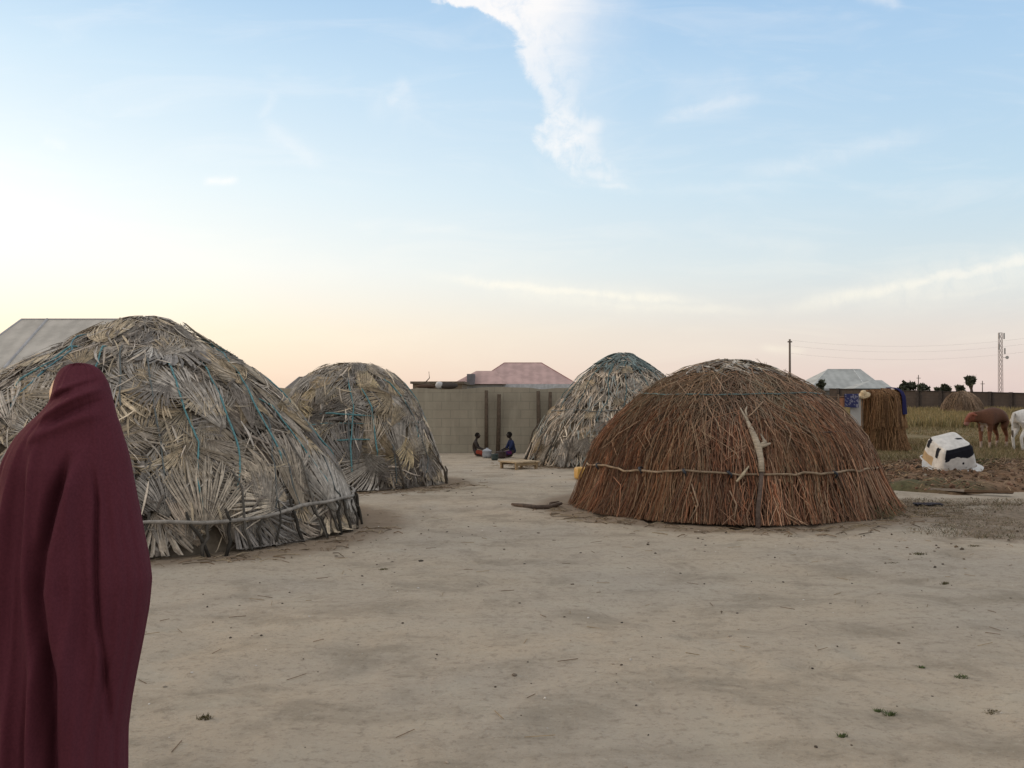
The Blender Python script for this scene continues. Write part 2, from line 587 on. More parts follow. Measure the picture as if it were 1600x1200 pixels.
def build_ground():
    def axis(dense_lo, dense_hi, step, lo, hi, g=1.16):
        a = list(np.arange(dense_lo, dense_hi, step))
        s = step; v = a[-1]
        while v < hi:
            s *= g; v += s; a.append(v)
        s = step; v = a[0]
        while v > lo:
            s *= g; v -= s; a.insert(0, v)
        return np.array(a)
    xs = axis(-4.2, 6.5, 0.06, -2200, 2200)
    ys = axis(3.2, 13.5, 0.06, -400, 4000)
    Xg, Yg = np.meshgrid(xs, ys)
    Z = ground_z(Xg, Yg) * np.exp(-np.maximum(0, np.hypot(Xg, Yg) - 60) / 60)
    m = bpy.data.materials.new('yard_sand')
    m.use_nodes = True
    k = NT(m.node_tree)
    b = m.node_tree.nodes['Principled BSDF']
    tc = k.node('ShaderNodeTexCoord')
    O = S(k, tc.outputs['Object'])
    x, y, z = k.sep(O)
    big = k.noise(O, 0.35, 5, 0.55)
    mid = k.noise(O, 1.7, 6, 0.62, 0.5)
    fine = k.noise(O, 14.0, 7, 0.7)
    grit = k.noise(O, 90.0, 3, 0.7)
    c = k.mix(k.step(big, 0.35, 0.66), (0.465, 0.393, 0.305), (0.415, 0.367, 0.305))
    c = k.mix(k.step(mid, 0.49, 0.66) * 0.55, c, (0.27, 0.235, 0.185))  # sand mottling, darkened further in place of shading in the dents
    strk = k.noise(k.xyz(x * 0.55, y * 2.1, 4.0), 1.0, 6, 0.68, 0.6)  # streaks in the sand; their contrast also stands in for relief shading
    c = k.mix(k.step(strk, 0.5, 0.68) * 0.42, c, (0.25, 0.215, 0.165))
    c = k.mix(k.step(strk, 0.45, 0.3) * 0.35, c, (0.5, 0.455, 0.37))
    peb = k.noise(O, 34.0, 5, 0.75)
    c = k.mix(k.step(peb, 0.54, 0.68) * 0.5, c, (0.2, 0.17, 0.135))
    c = k.mix(k.step(peb, 0.42, 0.3) * 0.45, c, (0.56, 0.51, 0.43))
    c = k.mix(k.step(mid, 0.5, 0.27) * 0.4, c, (0.5, 0.455, 0.37))
    c = k.mix(k.step(fine, 0.52, 0.66) * 0.45, c, (0.22, 0.185, 0.145))
    c = k.mix(k.step(fine, 0.46, 0.3) * 0.3, c, (0.54, 0.49, 0.405))
    c = k.mix(k.step(grit, 0.6, 0.75) * 0.35, c, (0.17, 0.14, 0.11))
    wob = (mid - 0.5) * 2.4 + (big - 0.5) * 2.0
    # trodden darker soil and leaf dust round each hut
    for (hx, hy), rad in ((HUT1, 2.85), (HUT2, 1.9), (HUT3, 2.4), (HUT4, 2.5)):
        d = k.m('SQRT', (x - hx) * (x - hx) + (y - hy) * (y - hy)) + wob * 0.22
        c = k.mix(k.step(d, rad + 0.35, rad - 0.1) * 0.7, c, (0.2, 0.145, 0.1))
    # verge of dry weeds on the right
    vg = k.step(x + wob * 0.6 - (y - 11.5) * 0.1, 4.5, 5.3) * k.step(y + wob * 0.45, 10.15, 10.75) * k.step(y + wob * 0.3, 14.5, 13.8)
    vcol = k.mix(k.step(fine, 0.4, 0.6), (0.26, 0.2, 0.15), (0.15, 0.12, 0.085))
    c = k.mix(vg * k.step(mid, 0.25, 0.6, 0.35, 0.9), c, vcol)
    # brown soil round the heap, then scrubby field beyond
    hp = k.step(x + wob * 0.7, 5.0, 6.2) * k.step(y + wob * 0.4, 15.6, 16.3)
    c = k.mix(hp * 0.85, c, k.mix(k.step(mid, 0.35, 0.65), (0.14, 0.095, 0.06), (0.21, 0.15, 0.1)))
    gr = k.step(x + wob * 1.2, 6.0, 8.0) * k.step(y + wob * 1.2, 22.5, 26.5)
    c = k.mix(gr, c, k.mix(k.step(mid, 0.3, 0.68), (0.15, 0.13, 0.07), (0.24, 0.185, 0.115)))
    fl = k.step(y + wob * 1.5, 40.0, 48.0)
    c = k.mix(fl, c, k.mix(k.step(big, 0.3, 0.7), (0.22, 0.17, 0.08), (0.17, 0.145, 0.07)))
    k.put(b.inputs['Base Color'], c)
    b.inputs['Roughness'].default_value = 1.0
    b.inputs['Specular IOR Level'].default_value = 0.05
    bn = k.node('ShaderNodeBump')
    bn.inputs['Strength'].default_value = 1.0
    bn.inputs['Distance'].default_value = 0.05
    k.put(bn.inputs['Height'], mid * 0.7 + fine * 0.6 + peb * 0.25 + grit * 0.08)
    m.node_tree.links.new(bn.outputs[0], b.inputs['Normal'])
    mb = MB()
    mb.grid(np.stack([Xg, Yg, Z], -1))
    o = mb.build('ground', m, smooth=True)
    tag(o, 'pale trodden sand of the yard running out to the field', 'ground', kind='structure')
    # the heap of soil as its own sheet
    gx, gy = np.meshgrid(np.arange(4.9, 13.8, 0.07), np.arange(14.7, 20.6, 0.07))
    h = mound_h(gx, gy)
    z2 = h + ground_z(gx, gy) + 0.16 * fbm(gx * 2.6, gy * 2.6, 77, 4) * np.clip(h * 12, 0, 1) - 0.03 * np.clip(1 - h * 60, 0, 1)
    cn = fbm(gx * 1.7, gy * 1.7, 5, 4)
    base = np.stack([np.full_like(h, a) for a in (0.175, 0.112, 0.07)], -1)
    base = base * (1 + 1.1 * cn)[..., None]
    gm = np.clip(fbm(gx * 0.9, gy * 0.9, 61, 3) * 4 - 0.2, 0, 1)[..., None]
    base = base * (1 - gm) + np.array([0.09, 0.085, 0.045]) * gm
    mb = MB()
    mb.grid(np.stack([gx, gy, z2], -1), c=base)
    o = mb.build('soil_mound', M_soil, smooth=True)
    tag(o, 'low brown heap of dug soil behind the brushwood hut', 'soil', kind='structure')


build_ground()


# ------------------------------------------------------------------ dome huts
class Dome:
    def __init__(self, c, prof, skew=(0, 0), lump=0.03, seed=1):
        self.c = np.array(c, float)
        P = np.array(prof, float)
        # smooth the profile and walk it by arc length
        d = np.concatenate([[0], np.cumsum(np.hypot(*np.diff(P, axis=0).T))])
        t = np.linspace(0, d[-1], 300)
        r = np.interp(t, d, P[:, 0]); z = np.interp(t, d, P[:, 1])
        ker = np.hanning(31); ker /= ker.sum()
        def sm(a):
            e = np.concatenate([2 * a[0] - a[15:0:-1], a, 2 * a[-1] - a[-2:-17:-1]])
            return np.convolve(e, ker, 'valid')
        r, z = sm(r), sm(z)
        r = np.maximum(r, 0.0)
        self.S = d[-1]
        self.t, self.r, self.z = t, r, z
        self.skew, self.lump, self.seed = skew, lump, seed

    def R(self, s):
        return np.interp(s, self.t, self.r)

    def Z(self, s):
        return np.interp(s, self.t, self.z)

    def s_at(self, z):
        return float(np.interp(-z, -self.z, self.t))

    def P(self, th, s, lift=0.0):
        th = np.asarray(th, float); s = np.asarray(s, float)
        def pos(th, s):
            k = 1 + self.skew[0] * (0.5 - 0.5 * np.cos(th - self.skew[1] + math.pi)) ** 1.0
            lu = 1 + self.lump * 2 * fbm(np.cos(th) * 3 + s * 1.4 + 7, np.sin(th) * 3 - s * 0.8, self.seed, 3)
            r = self.R(s) * k * lu
            return np.stack([self.c[0] + r * np.cos(th), self.c[1] + r * np.sin(th), self.Z(s) * (1 + 0 * r)], -1)
        p = pos(th, s)
        e = 0.03
        a = pos(th, np.minimum(s + e, self.S)) - pos(th, np.maximum(s - e, 0.01))
        # outward normal from the slope of the profile
        out = np.stack([np.cos(th), np.sin(th), 0 * th], -1)
        hr = (a * out).sum(-1); hz = a[..., 2]
        ln = np.hypot(hr, hz) + 1e-9
        n = out * (-hz / ln)[..., None]
        n[..., 2] += hr / ln
        n[..., 2] *= np.clip(p[..., 2] / 0.5, 0, 1)
        return p + n * np.asarray(lift)[..., None]

    def hit(self, px, py):
        """(angle, distance along the profile) where a view ray through a pixel meets the dome"""
        d = ray(px, py)
        o = np.array([0, 0, EYE])
        t = np.linspace((self.c[1] - 4) / d[1], (self.c[1] + 1) / d[1], 1200)
        p = o + d * t[:, None]
        th = np.arctan2(p[:, 1] - self.c[1], p[:, 0] - self.c[0])
        rr = np.hypot(p[:, 0] - self.c[0], p[:, 1] - self.c[1])
        zc = np.clip(p[:, 2], self.z[-1], self.z[0])
        s = np.interp(-zc, -self.z, self.t)
        q = self.P(th, s)
        rd = np.hypot(q[:, 0] - self.c[0], q[:, 1] - self.c[1])
        ok = (rr <= rd) & (p[:, 2] < self.z[0])
        i = int(np.argmax(ok)) if ok.any() else int(np.argmin(rr - rd))
        return float(th[i]), float(s[i])

    def shell(self, mb, c, inset=-0.04, nth=96, ns=40):
        th = np.linspace(0, 2 * math.pi, nth, endpoint=False)
        s = np.linspace(0.02, self.S, ns)
        T, Sg = np.meshgrid(th, s)
        V = self.P(T, Sg, np.full_like(T, inset))
        V[-1, :, 2] = -0.05
        mb.grid(V[:, ::-1], c=c, closed=True)
        top = V[0].mean(0) + np.array([0, 0, 0.005])
        n = len(th)
        mb.add(np.vstack([V[0], top]), [(j, (j + 1) % n, n) for j in range(n)], c)

    def fan(self, mb, th0, s0, phi, L, nseg, spread, col, lift, curl=0.05):
        """a dry fan-palm leaf lying on the dome: folded segments spreading from its stalk"""
        ed = np.linspace(-spread / 2, spread / 2, nseg + 1)
        st = np.array([0.06, 0.5, 0.8, 1.0])
        wf = np.array([1.0, 1.0, 0.96, rng.uniform(0.25, 0.6)])
        mid = (ed[:-1] + ed[1:]) / 2
        half = (ed[1] - ed[0]) / 2
        Ls = L * (0.78 + 0.22 * np.cos(mid / spread * 2.2)) * rng.uniform(0.9, 1.04, nseg)
        jit = rng.normal(0, 0.02, nseg)
        bend = rng.normal(0, 0.12, nseg) + rng.normal(0, 0.15)
        pts = np.zeros((nseg, 4, 3, 2)); lf = np.zeros((nseg, 4, 3))
        tipc = rng.uniform(-0.2, 1.0, nseg) * curl
        for i, (a, w) in enumerate(zip(st, wf)):
            for j, sgn in enumerate((-1, 0, 1)):
                an = phi + mid + jit * a + bend * a * a * 0.5 + sgn * half * w
                r = Ls * a
                pts[:, i, j, 0] = r * np.sin(an)
                pts[:, i, j, 1] = r * np.cos(an)
                pl = (0.5 * half * r * w + 0.003) * (1 if j == 1 else -0.4)
                lf[:, i, j] = lift + pl + tipc * a * a + 0.025 * a
        s = s0 + pts[..., 1]
        over = np.clip(s - (self.S - 0.02), 0, None)
        s = np.clip(s, 0.03, self.S - 0.02)
        th = th0 + pts[..., 0] / max(0.35, float(self.R(s0)))
        V = self.P(th, s, lf + over * 0.5)
        V[..., 2] = np.maximum(V[..., 2], 0.004)
        q = np.array([[i * 3 + j, i * 3 + j + 1, i * 3 + j + 4, i * 3 + j + 3] for i in range(3) for j in range(2)])
        f = (q[None] + (np.arange(nseg) * 12)[:, None, None]).reshape(-1, 4)
        if rng.random() < 0.6:
            keepseg = np.repeat(rng.random(nseg) > rng.choice([0.06, 0.15, 0.3]), 6)
            f = f[keepseg] if keepseg.any() else f
        sh = rng.uniform(0.68, 1.25, nseg)
        c = np.ones((nseg, 4, 3, 3)) * np.array(col) * sh[:, None, None, None]
        c[:, :, 1] *= 1.1
        c[:, 3] *= 0.8
        mb.add(V.reshape(-1, 3), f, np.clip(c, 0, 0.8).reshape(-1, 3))

    def strip(self, mb, th0, s0, phi, L, w, col, lift, curl=0.03, n=4):
        a = np.linspace(0, 1, n)
        wob = rng.normal(0, 0.25)
        an = phi + wob * (a - 0.3)
        da = np.concatenate([[0], np.cumsum(np.sin(an[:-1]) * L / (n - 1))])
        db = np.concatenate([[0], np.cumsum(np.cos(an[:-1]) * L / (n - 1))])
        ww = w * np.array([0.5, 1.0, 0.85, 0.15] if n == 4 else np.interp(a, [0, .4, 1], [.6, 1, .2]))
        s = s0 + db
        over = np.clip(s - self.S + 0.02, 0, None)
        Rr = max(0.12, float(self.R(s0 + L * 0.5)))
        tw = rng.uniform(-0.6, 0.6)
        V = np.zeros((n, 2, 3))
        for j, sg in enumerate((-1, 1)):
            th = th0 + (da + sg * ww * np.cos(an) * 0.5) / Rr
            V[:, j] = self.P(th, np.clip(s - sg * ww * np.sin(an) * 0.5, 0.02, self.S - 0.01), lift + curl * a * a + sg * ww * tw * 0.5 + over * 0.5)
        V[..., 2] = np.maximum(V[..., 2], 0.004)
        c = np.array(col) * rng.uniform(0.75, 1.2)
        mb.grid(V, c=np.clip(c, 0, 0.8))

    def line(self, pts, lift=0.05):
        """a run of surface points through (angle, s) pairs"""
        p = np.array(pts)
        t = np.linspace(0, len(p) - 1, (len(p) - 1) * 6 + 1)
        th = np.interp(t, np.arange(len(p)), p[:, 0]); s = np.interp(t, np.arange(len(p)), p[:, 1])
        wig = np.convolve(rng.normal(0, 0.012, len(t) + 4), np.ones(5) / 5, 'valid')
        u = np.linspace(0, 1, len(t))
        return self.P(th + wig * 0.5, s, (lift + np.abs(wig)) * (0.25 + 0.75 * np.clip(np.minimum(u, 1 - u) * 6, 0, 1)))


PALM = [(0.30, 0.27, 0.225), (0.25, 0.23, 0.2), (0.36, 0.31, 0.23), (0.2, 0.185, 0.16), (0.31, 0.265, 0.19), (0.15, 0.13, 0.11), (0.27, 0.255, 0.23), (0.12, 0.105, 0.09), (0.34, 0.3, 0.25)]
TEAL = (0.1, 0.23, 0.25)
DARKCORD = (0.11, 0.125, 0.125)


PALE = [(0.39, 0.355, 0.3), (0.35, 0.325, 0.29), (0.42, 0.37, 0.285), (0.3, 0.285, 0.26), (0.38, 0.325, 0.24), (0.26, 0.25, 0.24), (0.22, 0.205, 0.19), (0.34, 0.33, 0.31)]


def palm_hut(label, D, nfan, nstrip, nbig, fan_L=(0.34, 0.66), big_L=(0.45, 0.8), strip_top=0.45, pal=PALM, pale=PALE):
    t = thing('palm_leaf_hut', label, 'hut', (D.c[0], D.c[1], 0), group='domed grass huts of the yard')
    mb = MB()
    D.shell(mb, (0.15, 0.125, 0.095))
    mb.build('inner_dome', M_core, t, smooth=True)
    mb = MB()
    pal = np.array(pal) * (1.26, 1.22, 1.2); pale = np.array(pale) * (1.3, 1.26, 1.22)
    # under layer: leaves in darker tones that stand in for shadow in the gaps
    s = np.sort(rng.uniform(0.16, 1.0, nfan) ** 0.75)[::-1] * (D.S - 0.25)
    for s0 in s:
        phi = rng.normal(0, 0.75) if rng.random() < 0.7 else rng.uniform(-math.pi, math.pi)
        L = rng.uniform(*fan_L) * (0.7 + 0.4 * s0 / D.S)
        c = pal[rng.integers(len(pal))] * rng.uniform(0.7, 1.1)
        D.fan(mb, rng.uniform(0, 2 * math.pi), s0, phi, L, int(rng.integers(20, 32)), rng.uniform(1.2, 2.6), c, rng.uniform(-0.01, 0.04), rng.uniform(-0.02, 0.05))
    # matted leaflets, thick towards the crown
    for i in range(nstrip):
        s0 = (rng.random() ** 0.8) * (D.S - 0.2) * (strip_top if rng.random() < 0.75 else 1.0)
        c = pal[rng.integers(len(pal))] * rng.uniform(0.75, 1.25)
        D.strip(mb, rng.uniform(0, 2 * math.pi), s0, rng.normal(0, 0.45), rng.uniform(0.18, 0.5), rng.uniform(0.008, 0.032), c, rng.uniform(0.03, 0.075), rng.uniform(-0.01, 0.03))
    # leaves stood upright round the foot, their stalks down
    for i in range(int(nfan * 0.3)):
        th = rng.uniform(0, 2 * math.pi)
        c = pal[rng.integers(len(pal))] * rng.uniform(0.8, 1.25)
        up = rng.random() < 0.55
        D.fan(mb, th, D.s_at(rng.uniform(0.02, 0.14)) if up else D.s_at(rng.uniform(0.35, 0.6)), (math.pi if up else 0) + rng.normal(0, 0.28), rng.uniform(0.3, 0.6), int(rng.integers(14, 26)),
              rng.uniform(0.5, 1.5), c, rng.uniform(0.02, 0.07), 0.03)
    # top layer: broad pale leaves, spread at all angles, each lying whole on the rest
    n = 0
    while n < nbig:
        s0 = rng.uniform(0.22, 0.98) * (D.S - 0.12)
        if rng.random() > 0.25 + 0.9 * s0 / D.S:
            continue
        n += 1
        low = s0 / D.S
        if rng.random() < 0.55:
            phi = rng.normal(0, 0.6)
        elif rng.random() < 0.6:
            phi = math.pi + rng.normal(0, 0.5)
        else:
            phi = rng.uniform(-math.pi, math.pi)
        if s0 + rng.uniform(*big_L) * 0.7 > D.S and abs(phi) < 1.2:
            phi += math.pi
        L = rng.uniform(*big_L) * (0.55 + 0.5 * low)
        c = pale[rng.integers(len(pale))] * rng.uniform(0.62, 1.1)
        D.fan(mb, rng.uniform(0, 2 * math.pi), s0, phi, L, int(rng.integers(28, 46)), rng.uniform(0.6, 1.9), c, 0.05 + 0.05 * n / nbig, rng.uniform(-0.03, 0.03))
    # broken leaflets caught over it all
    for i in range(int(nbig * 3.2)):
        c = pal[rng.integers(len(pal))] * rng.uniform(0.8, 1.35)
        D.strip(mb, rng.uniform(0, 2 * math.pi), rng.uniform(0.1, 0.92) * D.S, rng.normal(0, 0.8), rng.uniform(0.12, 0.42), rng.uniform(0.006, 0.024), c, rng.uniform(0.085, 0.125), rng.uniform(-0.02, 0.04))
    mb.build('thatch', M_leaf, t)
    return t


def rope(t, D, pts, col=TEAL, r=0.009, lift=0.108, name='rope'):
    P = D.line(pts, lift)
    mb = MB()
    mb.tube(P, r * 1.15 * rng.uniform(0.8, 1.25, len(P)), 5, col)
    return mb.build(name, M_rope, t, smooth=True)


def hoop(t, D, z, r, col, seed=0, lift=0.09, wob=0.03, name='branch_hoop', mat=None, a0=0, a1=2 * math.pi, n=110):
    th = np.linspace(a0, a1, n)
    zz = z + wob * 2 * fbm(np.cos(th) * 2.5 + seed, np.sin(th) * 2.5, 90 + seed, 2)
    s = np.array([D.s_at(q) for q in zz])
    P = D.P(th, s, np.full(n, lift))
    mb = MB()
    c = np.array(col) * (1 + 0.8 * fbm(th * 9, th * 0, seed, 2))[:, None]
    mb.tube(P, r * (1 + 0.5 * fbm(th * 6, th * 0 + 3, seed, 2)), 6, c)
    return mb.build(name, mat or M_bark, t, smooth=True)


def stakes(t, D, n, z0, z1, col, r=0.014, a0=0, a1=2 * math.pi):
    for i in range(n):
        th = a0 + (a1 - a0) * (i + rng.uniform(0.2, 0.8)) / n
        zt = rng.uniform(z0, z1)
        s = np.linspace(D.s_at(zt), D.S - 0.01, 5)
        tt = th + np.cumsum(rng.normal(0, 0.012, 5)) + np.linspace(0, rng.normal(0, 0.05), 5)
        P = D.P(tt, s, np.full(5, 0.145))
        P[1:4] += rng.normal(0, 0.012, (3, 3))
        P[-1, 2] = -0.03
        mb = MB()
        mb.tube(P, np.array([0.7, 0.9, 1, 1.05, 1]) * r * rng.uniform(0.7, 1.5), 5, np.array(col) * rng.uniform(0.6, 1.4))
        mb.build('stake', M_bark, t, smooth=True)


def build_palm_huts():
    # --- the big hut on the left
    D = Dome(HUT1, [(0.0, 2.33), (0.22, 2.31), (0.5, 2.11), (0.85, 1.89), (1.19, 1.65), (1.45, 1.43), (1.73, 1.1), (1.98, .76), (2.16, .42), (2.32, 0.0)],
             skew=(0.22, math.pi), lump=0.035, seed=4)
    t = palm_hut('large grey palm leaf hut tied with teal ropes beside the cloaked woman', D, 420, 3400, 330, (0.34, 0.62), (0.42, 0.84))
    for pts in ([(250, 548), (268, 600), (285, 650), (305, 700), (303, 760), (318, 830)], [(303, 560), (322, 600), (343, 645), (366, 712), (366, 760), (356, 828)],
                [(325, 535), (350, 580), (385, 640), (420, 700), (440, 760)], [(172, 545), (157, 580), (135, 640)], [(155, 520), (120, 560), (60, 610), (10, 660)],
                [(400, 625), (430, 665), (470, 720), (520, 790)], [(135, 545), (85, 580), (20, 620)]):
        rope(t, D, [D.hit(*p) for p in pts], TEAL if rng.random() < 0.75 else (0.09, 0.2, 0.24), 0.0085)
    for pts in ([(228, 545), (236, 620), (250, 700), (262, 800)], [(196, 540), (190, 600), (192, 660)], [(420, 690), (445, 760), (470, 815)],
                [(400, 640), (415, 720), (420, 820)], [(480, 700), (510, 770), (535, 800)]):
        rope(t, D, [D.hit(*p) for p in pts], DARKCORD, 0.0075)
    for th in np.linspace(0.15, math.pi - 0.15, 9):
        rope(t, D, [(th + 0.02 * i, s) for i, s in enumerate(np.linspace(0.4, D.S - 0.4, 5))], TEAL, 0.009)
    hoop(t, D, 0.3, 0.02, (0.27, 0.25, 0.225), 3, 0.15, 0.05)
    stakes(t, D, 60, 0.28, 0.42, (0.06, 0.054, 0.046), 0.013)
    stakes(t, D, 7, 0.6, 1.0, (0.13, 0.12, 0.105), 0.01, math.pi * 1.05, math.pi * 1.95)

    # --- the smaller palm hut behind it
    D = Dome(HUT2, [(0.0, 1.97), (0.25, 1.95), (0.55, 1.83), (0.82, 1.63), (1.04, 1.32), (1.19, .95), (1.34, .58), (1.47, .22), (1.53, 0.0)], lump=0.03, seed=9)
    t = palm_hut('small pale palm leaf hut with a lattice of cords, behind the large hut', D, 220, 1500, 170, (0.34, 0.6), (0.45, 0.85),
                 pale=PALE + [(0.5, 0.43, 0.29), (0.46, 0.41, 0.3)])
    for pts in ([(543, 590), (552, 640), (548, 700), (552, 760)], [(556, 598), (578, 640), (585, 700), (588, 720)], [(500, 648), (548, 652), (592, 654)], [(520, 692), (548, 691), (585, 690)],
                [(585, 590), (620, 625), (640, 660), (650, 710)]):
        rope(t, D, [D.hit(*p) for p in pts], TEAL, 0.010)
    for pts in ([(545, 640), (547, 720)], [(608, 690), (615, 765)], [(600, 600), (640, 660), (660, 720), (655, 755)]):
        rope(t, D, [D.hit(*p) for p in pts], DARKCORD, 0.011)
    for th in np.linspace(0.2, math.pi - 0.2, 6):
        rope(t, D, [(th, s) for s in np.linspace(0.4, D.S - 0.4, 4)], TEAL, 0.009)
    stakes(t, D, 18, 0.2, 0.6, (0.13, 0.11, 0.09), 0.016)
    hoop(t, D, 1.0, 0.008, TEAL, 5, 0.09, 0.03, 'cord_hoop', M_rope)
    # bent loose stick standing off its right foot
    p0, p1 = np.array([-1.1, 16.75, 0.02]), D.P(np.array([-0.3]), np.array([D.s_at(0.6)]), np.array([0.1]))[0]
    mb = MB()
    mb.tube([p0, (p0 * .6 + p1 * .4) + [0.07, 0, 0.02], p1], [0.012, 0.011, 0.008], 5, (0.12, 0.095, 0.07))
    mb.build('stick', M_bark, t, smooth=True)

    # --- the pale pointed hut in front of the wall
    D = Dome(HUT3, [(0.0, 2.34), (0.2, 2.3), (0.46, 2.14), (0.9, 1.82), (1.3, 1.36), (1.68, .9), (1.92, .45), (2.1, 0.0)], lump=0.03, seed=14)
    pal3 = [(0.38, 0.33, 0.27), (0.3, 0.28, 0.245), (0.46, 0.39, 0.3), (0.25, 0.23, 0.2), (0.2, 0.18, 0.15), (0.5, 0.43, 0.34), (0.22, 0.25, 0.24)]
    t = palm_hut('pointed hut of shredded leaves with a teal netted top, near the block wall', D, 150, 4200, 70, (0.25, 0.45), (0.3, 0.5), 1.0, pal3)
    mb = MB()
    for i in range(300):
        D.strip(mb, rng.uniform(0, 2 * math.pi), rng.uniform(0.0, 0.7), rng.normal(0, 0.7), rng.uniform(0.2, 0.4), rng.uniform(0.02, 0.05),
                np.array((0.125, 0.16, 0.155)) * rng.uniform(0.6, 1.5), rng.uniform(0.07, 0.1), 0.02)
    mb.build('netting', M_rope, t)
    for th in np.linspace(math.pi, 2 * math.pi, 9):
        rope(t, D, [(th + rng.normal(0, 0.05), s) for s in np.linspace(0.25, D.S - rng.uniform(0.8, 1.5), 4)], (0.075, 0.14, 0.15), 0.007, 0.1)
    hoop(t, D, 1.1, 0.01, DARKCORD, 8, 0.1, 0.05, 'cord_hoop', M_rope)
    stakes(t, D, 22, 0.3, 0.95, (0.1, 0.085, 0.07), 0.022)


build_palm_huts()


TWIG = np.array([(0.22, 0.1, 0.065), (0.28, 0.135, 0.08), (0.17, 0.085, 0.06), (0.34, 0.22, 0.15), (0.12, 0.07, 0.052), (0.26, 0.16, 0.11), (0.3, 0.13, 0.075), (0.31, 0.2, 0.14)])


def brush(mb, D, n, zt, zb, wander=0.1, rad=(0.0035, 0.008), flare=0.06, lift=(0.0, 0.07), pal=TWIG, thr=(0, 2 * math.pi), tint=None, npt=5):
    """stalks hanging from height zt to zb round the dome"""
    nb = max(1, n // 11)
    bth, bsl, blf, btn = rng.uniform(*thr, nb), rng.normal(0, wander * 0.75, nb), rng.normal(0, 0.03, nb), rng.uniform(0.62, 1.3, nb)
    bcol = pal[rng.integers(len(pal), size=nb)]
    for i in range(n):
        # most stalks hang in bundles, the rest stray
        b = rng.integers(nb) if rng.random() < 0.72 else -1
        th = bth[b] + rng.normal(0, 0.022) if b >= 0 else rng.uniform(*thr)
        s0 = D.s_at(rng.uniform(*zt)); s1 = min(D.S, D.s_at(rng.uniform(*zb)))
        if s1 - s0 < 0.1:
            s1 = min(D.S, s0 + 0.2)
        a = np.linspace(0, 1, npt)
        s = s0 + (s1 - s0) * a
        Rr = np.maximum(0.3, D.R(s))
        lat = np.cumsum(rng.normal(0, wander * 0.35, npt)) * (s1 - s0) + a * (rng.normal(0, wander * 0.6) + (bsl[b] if b >= 0 else rng.normal(0, wander))) * (s1 - s0)
        l0 = rng.uniform(*lift) + (blf[b] if b >= 0 else 0.01)
        P = D.P(th + lat / Rr, s, l0 + flare * rng.uniform(0.0, 1.0) * a ** 2 + rng.normal(0, 0.006, npt))
        P[:, 2] = np.maximum(P[:, 2], 0.004)
        c = pal[rng.integers(len(pal))] * rng.uniform(0.7, 1.3)
        if b >= 0:
            c = (c * 0.5 + bcol[b] * 0.5) * btn[b]
        if tint is not None:
            c = c * tint(th, P[npt // 2, 2])
        r = rng.uniform(*rad) * np.linspace(1.1, 0.55, npt)
        mb.tube(P, r, 3, c, caps=False)


